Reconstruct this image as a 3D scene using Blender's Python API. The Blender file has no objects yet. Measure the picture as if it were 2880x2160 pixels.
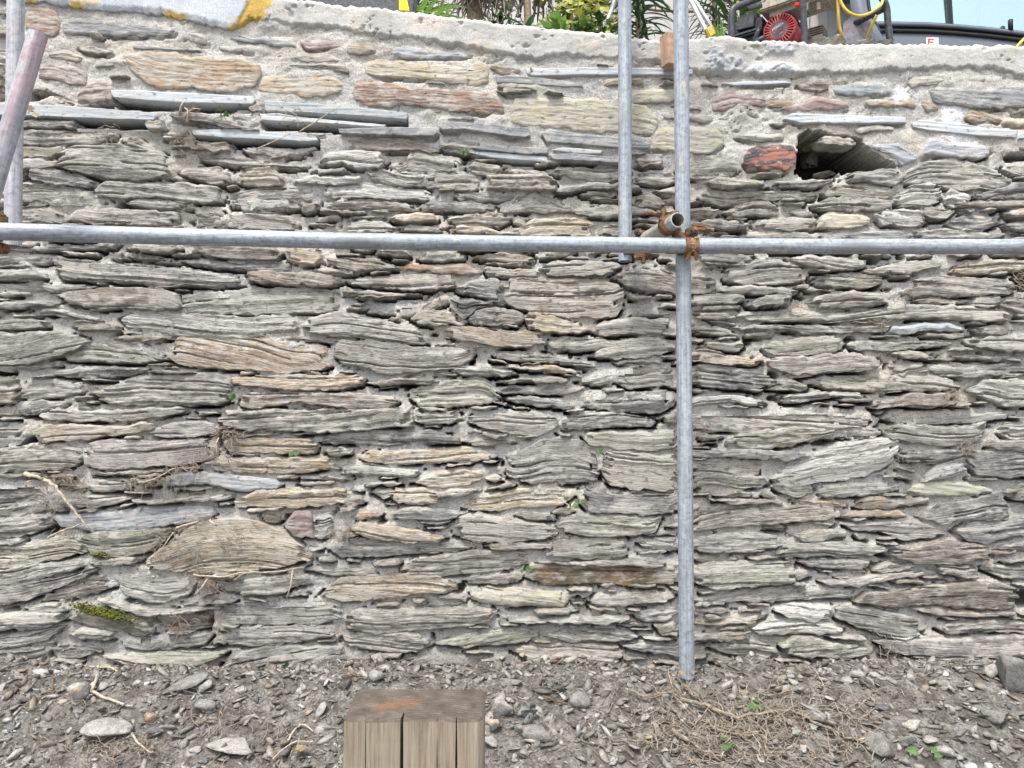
import bpy, bmesh, math, random
import numpy as np
from mathutils import Vector, Matrix
R = math.radians
C = bpy.context.scene.collection
scn = bpy.context.scene
random.seed(7); rng = np.random.default_rng(7)

# ---------------------------------------------------------------- camera
CAM = Vector((0, 0, 1.04)); PITCH = R(1.3); F = 2096.0      # F: focal length in photo pixels (2880 wide)
cd = bpy.data.cameras.new('camera'); cam = bpy.data.objects.new('camera', cd); C.objects.link(cam)
cam.location = CAM; cam.rotation_euler = (R(90) + PITCH, 0, 0)
cd.sensor_width = 36; cd.lens = 36 * F / 2880; cd.clip_start = .05; cd.clip_end = 500
scn.camera = cam
# ---------------------------------------------------------------- sky, sun, exposure
SUN_EL, SUN_AZ = R(63), R(205)          # azimuth measured from +Y clockwise: high, behind the camera and a little left
w = bpy.data.worlds.new('World'); scn.world = w; w.use_nodes = True
wn = w.node_tree.nodes; wl = w.node_tree.links
sky = wn.new('ShaderNodeTexSky'); sky.sky_type = 'NISHITA'; sky.sun_disc = False
sky.sun_elevation = SUN_EL; sky.sun_rotation = SUN_AZ
sky.air_density = 1.0; sky.dust_density = 6.0; sky.ozone_density = 1.0
# broken bright overcast all round: white cloud over the blue
tc = wn.new('ShaderNodeTexCoord'); cn = wn.new('ShaderNodeTexNoise'); cn.inputs['Scale'].default_value = 2.2; cn.inputs['Detail'].default_value = 7; cn.inputs['Roughness'].default_value = .55; cn.inputs['Distortion'].default_value = .4
mp = wn.new('ShaderNodeMapping'); mp.inputs['Scale'].default_value = (1, 1, 2.0); wl.new(tc.outputs['Generated'], mp.inputs[0]); wl.new(mp.outputs[0], cn.inputs['Vector'])
cr_ = wn.new('ShaderNodeValToRGB'); cr_.color_ramp.elements[0].position = .34; cr_.color_ramp.elements[0].color = (.25,) * 3 + (1,); cr_.color_ramp.elements[1].position = .56; wl.new(cn.outputs['Fac'], cr_.inputs[0])
cm = wn.new('ShaderNodeMix'); cm.data_type = 'RGBA'; wl.new(cr_.outputs[0], cm.inputs[0]); wl.new(sky.outputs[0], cm.inputs[6]); cm.inputs[7].default_value = (3.25, 3.34, 3.48, 1)
bg = wn['Background']; wl.new(cm.outputs[2], bg.inputs[0]); bg.inputs[1].default_value = 0.15
sd = bpy.data.lights.new('sun', 'SUN'); sd.energy = 1.5; sd.angle = R(12); sd.color = (1, .96, .9)
so = bpy.data.objects.new('sun', sd); C.objects.link(so)
sv = Vector((math.sin(SUN_AZ) * math.cos(SUN_EL), math.cos(SUN_AZ) * math.cos(SUN_EL), math.sin(SUN_EL)))
so.rotation_euler = sv.to_track_quat('Z', 'Y').to_euler(); so.location = sv * 20
vs = scn.view_settings; vs.view_transform = 'Standard'; vs.look = 'None'; vs.gamma = 1; vs.use_curve_mapping = False
vs.exposure = 1.76

# ---------------------------------------------------------------- helpers
_c, _s = math.cos(PITCH), math.sin(PITCH)
def at(px, py, D):
    """photo pixel -> point on the vertical plane y = D"""
    a = (px - 1440) / F; b = (1080 - py) / F
    dy = _c - b * _s; dz = _s + b * _c
    return Vector((a / dy * D, D, CAM.z + dz / dy * D))
def atv(px, py, D):
    px = np.asarray(px, float); py = np.asarray(py, float)
    a = (px - 1440) / F; b = (1080 - py) / F
    dy = _c - b * _s; dz = _s + b * _c
    return a / dy * D, CAM.z + dz / dy * D

def hsh(ix, iy, seed):
    h = (ix.astype(np.int64) * 374761393 + iy.astype(np.int64) * 668265263 + seed * 974634777) & 0xffffffff
    h = ((h ^ (h >> 13)) * 1274126177) & 0xffffffff
    h = h ^ (h >> 16)
    return (h & 0xffff) / 32767.5 - 1
def vnoise(x, y, seed=0):
    x, y = np.broadcast_arrays(np.asarray(x, float), np.asarray(y, float))
    ix = np.floor(x); iy = np.floor(y); fx = x - ix; fy = y - iy
    ix = ix.astype(np.int64); iy = iy.astype(np.int64)
    fx = fx * fx * (3 - 2 * fx); fy = fy * fy * (3 - 2 * fy)
    a = hsh(ix, iy, seed); b = hsh(ix + 1, iy, seed); c = hsh(ix, iy + 1, seed); d = hsh(ix + 1, iy + 1, seed)
    return (a * (1 - fx) + b * fx) * (1 - fy) + (c * (1 - fx) + d * fx) * fy
def fbm(x, y, o=4, seed=0):
    s = 0; a = 1.; t = 0
    for i in range(o):
        s = s + a * vnoise(np.asarray(x) * 2 ** i, np.asarray(y) * 2 ** i, seed + i * 31); t += a; a *= .5
    return s / t
def sstep(a, b, x):
    t = np.clip((x - a) / (b - a), 0, 1); return t * t * (3 - 2 * t)

def link(name, me, mat=None, parent=None):
    o = bpy.data.objects.new(name, me); C.objects.link(o)
    if mat is not None and me is not None and not me.materials: me.materials.append(mat)
    if parent is not None: o.parent = parent
    return o
def tag(o, label, cat, group=None):
    o['label'] = label; o['category'] = cat
    if group: o['group'] = group
    return o
def thing(name, label, cat, loc=(0, 0, 0), group=None):
    o = bpy.data.objects.new(name, None); C.objects.link(o); o.location = loc; o.empty_display_size = .05
    return tag(o, label, cat, group)
def reparent(o, p):
    """parent keeping world place; parents here carry only a location"""
    o.parent = p; o.matrix_parent_inverse = Matrix.Translation(-p.location); return o

def mesh_np(name, V, faces, uv=None, col=None, smooth=False):
    V = np.asarray(V, np.float32); faces = np.asarray(faces, np.int32)
    me = bpy.data.meshes.new(name); k = faces.shape[1]
    me.vertices.add(len(V)); me.vertices.foreach_set('co', V.ravel())
    me.loops.add(faces.size); me.loops.foreach_set('vertex_index', faces.ravel())
    me.polygons.add(len(faces)); me.polygons.foreach_set('loop_start', np.arange(0, faces.size, k, dtype=np.int32))
    me.polygons.foreach_set('loop_total', np.full(len(faces), k, np.int32))
    if smooth: me.polygons.foreach_set('use_smooth', np.ones(len(faces), bool))
    me.update(calc_edges=True)
    if uv is not None:
        l = me.uv_layers.new(name='UVMap'); l.data.foreach_set('uv', np.asarray(uv, np.float32)[faces.ravel()].ravel())
    if col is not None:
        a = me.color_attributes.new('Col', 'FLOAT_COLOR', 'POINT')
        c4 = np.ones((len(V), 4), np.float32); c4[:, :3] = col; a.data.foreach_set('color', c4.ravel())
    return me
def grid_faces(nr, nc, base=0):
    i = np.arange(nr - 1)[:, None] * nc + np.arange(nc - 1)[None, :] + base
    return np.stack([i, i + 1, i + nc + 1, i + nc], -1).reshape(-1, 4)
class MB:
    """collects shapes for one mesh"""
    def __init__(s): s.v = []; s.f = []; s.m = []
    def add(s, v, f, m=0):
        b = len(s.v); s.v += [tuple(p) for p in v]; s.f += [tuple(i + b for i in q) for q in f]; s.m += [m] * len(f)
    def box(s, c, d, rot=None, m=0, bev=0):
        hx, hy, hz = d[0] / 2, d[1] / 2, d[2] / 2
        bm = bmesh.new(); bmesh.ops.create_cube(bm, size=1)
        for v in bm.verts: v.co = Vector((v.co.x * d[0], v.co.y * d[1], v.co.z * d[2]))
        if bev: bmesh.ops.bevel(bm, geom=bm.edges[:], offset=bev, segments=2, affect='EDGES')
        M = rot or Matrix.Identity(3); c = Vector(c)
        bm.verts.ensure_lookup_table()
        s.add([M @ v.co + c for v in bm.verts], [[v.index for v in f.verts] for f in bm.faces], m); bm.free()
    def tube(s, pts, r, n=8, cap=True, m=0):
        pts = [Vector(p) for p in pts]; rs = r if hasattr(r, '__len__') else [r] * len(pts)
        t0 = (pts[1] - pts[0]).normalized(); nrm = t0.orthogonal().normalized(); V = []
        for i, p in enumerate(pts):
            t = (pts[min(i + 1, len(pts) - 1)] - pts[max(i - 1, 0)]).normalized()
            nrm = (nrm - t * nrm.dot(t)).normalized(); b = t.cross(nrm)
            for k in range(n):
                a = 2 * math.pi * k / n; V.append(p + (nrm * math.cos(a) + b * math.sin(a)) * rs[i])
        Fc = [(i * n + k, i * n + (k + 1) % n, (i + 1) * n + (k + 1) % n, (i + 1) * n + k) for i in range(len(pts) - 1) for k in range(n)]
        if cap: Fc += [tuple(range(n))[::-1], tuple((len(pts) - 1) * n + k for k in range(n))]
        s.add(V, Fc, m)
    def pipe(s, pts, r, ri, n=28, m=0):
        """hollow tube with open ends"""
        pts = [Vector(p) for p in pts]; L = len(pts); V = []; t0 = (pts[1] - pts[0]).normalized(); nrm = t0.orthogonal().normalized()
        for rr in (r, ri):
            nn = nrm.copy()
            for i, p in enumerate(pts):
                t = (pts[min(i + 1, L - 1)] - pts[max(i - 1, 0)]).normalized(); nn = (nn - t * nn.dot(t)).normalized(); b = t.cross(nn)
                V += [p + (nn * math.cos(2 * math.pi * k / n) + b * math.sin(2 * math.pi * k / n)) * rr for k in range(n)]
        Fc = []
        for i in range(L - 1):
            for k in range(n):
                k2 = (k + 1) % n
                Fc.append((i * n + k, i * n + k2, (i + 1) * n + k2, (i + 1) * n + k))
                o = L * n; Fc.append((o + i * n + k2, o + i * n + k, o + (i + 1) * n + k, o + (i + 1) * n + k2))
        for i in (0, L - 1):
            for k in range(n):
                k2 = (k + 1) % n; o = L * n; q = (i * n + k, o + i * n + k, o + i * n + k2, i * n + k2)
                Fc.append(q if i == 0 else q[::-1])
        s.add(V, Fc, m)
    def prism(s, poly, d, M, m=0):
        """poly: (x,y) list counter-clockwise, extruded d along local z, placed by 4x4 M"""
        n = len(poly); V = [M @ Vector((x, y, 0)) for x, y in poly] + [M @ Vector((x, y, d)) for x, y in poly]
        s.add(V, [tuple(range(n))[::-1], tuple(range(n, 2 * n))] + [(i, (i + 1) % n, n + (i + 1) % n, n + i) for i in range(n)], m)
    def build(s, name, mat, parent=None, smooth=False, auto=None):
        me = bpy.data.meshes.new(name); me.from_pydata(s.v, [], s.f)
        mats = mat if isinstance(mat, (list, tuple)) else [mat]
        for x in mats: me.materials.append(x)
        if len(mats) > 1: me.polygons.foreach_set('material_index', s.m)
        if smooth or auto: me.polygons.foreach_set('use_smooth', [True] * len(s.f))
        me.update()
        if auto: me.set_sharp_from_angle(angle=R(auto))
        return link(name, me, None, parent)
def text_mesh(txt, size, depth=0):
    cu = bpy.data.curves.new('t', 'FONT'); cu.body = txt; cu.size = size; cu.extrude = depth; cu.align_x = 'CENTER'; cu.align_y = 'CENTER'
    o = bpy.data.objects.new('t', cu); C.objects.link(o)
    me = bpy.data.meshes.new_from_object(o.evaluated_get(bpy.context.evaluated_depsgraph_get()))
    bpy.data.objects.remove(o); bpy.data.curves.remove(cu); return me

# ---------------------------------------------------------------- materials
class Mt:
    def __init__(s, name, rough=.8, metal=0., spec=.3):
        s.m = bpy.data.materials.new(name); s.m.use_nodes = True; s.t = s.m.node_tree; s.b = s.t.nodes['Principled BSDF']
        s.b.inputs['Roughness'].default_value = rough; s.b.inputs['Metallic'].default_value = metal
        s.b.inputs['Specular IOR Level'].default_value = spec
    def n(s, ty, **k):
        x = s.t.nodes.new('ShaderNode' + ty)
        for a, v in k.items(): setattr(x, a, v)
        return x
    def put(s, sock, v):
        if hasattr(v, 'links') or hasattr(v, 'is_output'): s.t.links.new(v, sock)
        else: sock.default_value = v
    def coord(s, kind='Object'): return s.n('TexCoord').outputs[kind]
    def scale(s, vec, sc, loc=None):
        x = s.n('Mapping'); s.put(x.inputs['Vector'], vec); x.inputs['Scale'].default_value = sc
        if loc is not None: s.put(x.inputs['Location'], loc)
        return x.outputs[0]
    def noise(s, vec, sc=5., det=4., rough=.55, dist=0.):
        x = s.n('TexNoise'); s.put(x.inputs['Vector'], vec); x.inputs['Scale'].default_value = sc
        x.inputs['Detail'].default_value = det; x.inputs['Roughness'].default_value = rough; x.inputs['Distortion'].default_value = dist
        return x.outputs['Fac']
    def ramp(s, fac, *stops):
        x = s.n('ValToRGB'); s.put(x.inputs[0], fac); e = x.color_ramp.elements
        while len(e) < len(stops): e.new(.5)
        for q, (p, c) in zip(e, stops):
            q.position = p; q.color = (c, c, c, 1) if not hasattr(c, '__len__') else (*c, 1)
        return x.outputs[0]
    def mix(s, fac, a, b, mode='MIX'):
        x = s.n('Mix', data_type='RGBA', blend_type=mode)
        s.put(x.inputs[0], fac)
        for i, v in ((6, a), (7, b)): s.put(x.inputs[i], v if hasattr(v, 'links') else (*v[:3], 1))
        return x.outputs[2]
    def math(s, op, a, b=0.):
        x = s.n('Math', operation=op); s.put(x.inputs[0], a); s.put(x.inputs[1], b); return x.outputs[0]
    def col(s, v): s.put(s.b.inputs['Base Color'], v if hasattr(v, 'links') else (*v[:3], 1))
    def bump(s, h, st=.5, dist=.005, prev=None):
        x = s.n('Bump'); s.put(x.inputs['Height'], h); x.inputs['Strength'].default_value = st; x.inputs['Distance'].default_value = dist
        if prev is not None: s.put(x.inputs['Normal'], prev)
        s.put(s.b.inputs['Normal'], x.outputs[0]); return x.outputs[0]

def stone_material(name, accent, accent_lo=.56, streak=1., smear=.8, fine=1., cs=1.):
    M = Mt(name, .85, spec=.25); oi = M.n('ObjectInfo'); uv = M.n('UVMap').outputs[0]; pos = M.n('NewGeometry')
    P = pos.outputs['Position']; isl = pos.outputs['Random Per Island']
    st = M.noise(M.scale(uv, (11, 190, 1)), 1., 5, .62, .35)
    st2 = M.noise(M.scale(uv, (40, 480, 1)), 1., 3, .6, .2)
    c = M.mix(cs, oi.outputs['Color'], M.ramp(st, (.31, .36), (.42, .88), (.56, 1.08), (.70, 1.5)), 'MULTIPLY')
    c = M.mix(cs, c, M.ramp(st2, (.36, .52), (.48, 1.), (.64, 1.32)), 'MULTIPLY')
    c = M.mix(1., c, M.ramp(isl, (0., .82), (1., 1.18)), 'MULTIPLY')
    ac = M.noise(M.scale(P, (1, 1, 1.9)), 11., 6, .62, .3)
    acf = M.math('MULTIPLY', M.ramp(ac, (accent_lo, 0.), (accent_lo + .12, 1.)), oi.outputs['Alpha'])
    c = M.mix(acf, c, accent)
    pale = M.noise(M.scale(P, (1, 1, 2.4), (3, 1, 7)), 17., 7, .66, .2)
    c = M.mix(M.math('MULTIPLY', M.ramp(pale, (.49, 0.), (.62, 1.)), .6), c, (.42, .41, .385))
    sm = M.noise(M.scale(P, (1, 1, 2.2), (9, 2, 4)), 5.5, 8, .65)
    sm = M.math('MULTIPLY', M.ramp(sm, (.51, 0.), (.59, 1.)), smear * .8)
    c = M.mix(sm, c, (.42, .40, .365))
    dk = M.noise(M.scale(P, (1, 1, 1.5), (5, 8, 1)), 38., 4, .6)
    c = M.mix(M.math('MULTIPLY', M.ramp(dk, (.58, 0.), (.68, 1.)), .65), c, (.06, .057, .05))
    M.col(c)
    b = M.bump(st, .7 * streak, .008); b = M.bump(st2, .6 * streak, .004, b)
    M.bump(M.noise(P, 260., 3, .6), .35 * fine, .003, b)
    return M.m
M_STONE = stone_material('schist_stone', (.34, .245, .15))
M_YSTONE = stone_material('lichened_stone', (.41, .37, .215), .52, .35, .75, cs=.4)
M_RSTONE = stone_material('rusty_stone', (.33, .20, .12), .52, .35, .75, cs=.4)
M_FLUSH = stone_material('dressed_stone', (.34, .25, .16), .55, .35, .8, cs=.45)
M_SLATE = stone_material('sawn_slate', (.05, .055, .06), .60, .10, .45, .5, cs=.25)

def grit(name, vcol=True, base=(.45, .42, .37), bump=.8, sp=1.):
    M = Mt(name, .92, spec=.15); P = M.n('NewGeometry').outputs['Position']
    c = M.n('VertexColor', layer_name='Col').outputs[0] if vcol else None
    if c is None: c = M.n('RGB'); c.outputs[0].default_value = (*base, 1); c = c.outputs[0]
    n1 = M.noise(P, 7., 7, .65); n2 = M.noise(P, 130., 4, .7); n3 = M.noise(P, 420., 2, .6)
    c = M.mix(1., c, M.ramp(n1, (.3, .72), (.5, 1.), (.7, 1.18)), 'MULTIPLY')
    c = M.mix(sp, c, M.ramp(n2, (.33, .62), (.5, 1.), (.7, 1.22)), 'MULTIPLY')
    c = M.mix(1., c, M.ramp(n3, (.3, .7), (.55, 1.05), (.75, 1.2)), 'MULTIPLY')
    M.col(c); b = M.bump(n2, bump, .008); M.bump(n3, bump * .7, .004, b); return M.m
M_MORTAR = grit('lime_mortar'); M_COPING = grit('cast_coping', bump=.35, sp=.5)
def plain(name, c, rough=.7, metal=0., var=.25, sc=20., bump=.2, spec=.3, dirt=None):
    M = Mt(name, rough, metal, spec); P = M.n('NewGeometry').outputs['Position']
    n = M.noise(P, sc, 6, .6)
    col = M.mix(1., (c[0], c[1], c[2]), M.ramp(n, (.3, 1 - var), (.7, 1 + var)), 'MULTIPLY')
    if dirt: col = M.mix(M.ramp(M.noise(P, sc * 1.7, 8, .7), (.5, 0.), (.62, dirt[3])), col, dirt[:3])
    M.col(col); M.bump(n, bump, .004); return M.m
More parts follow.
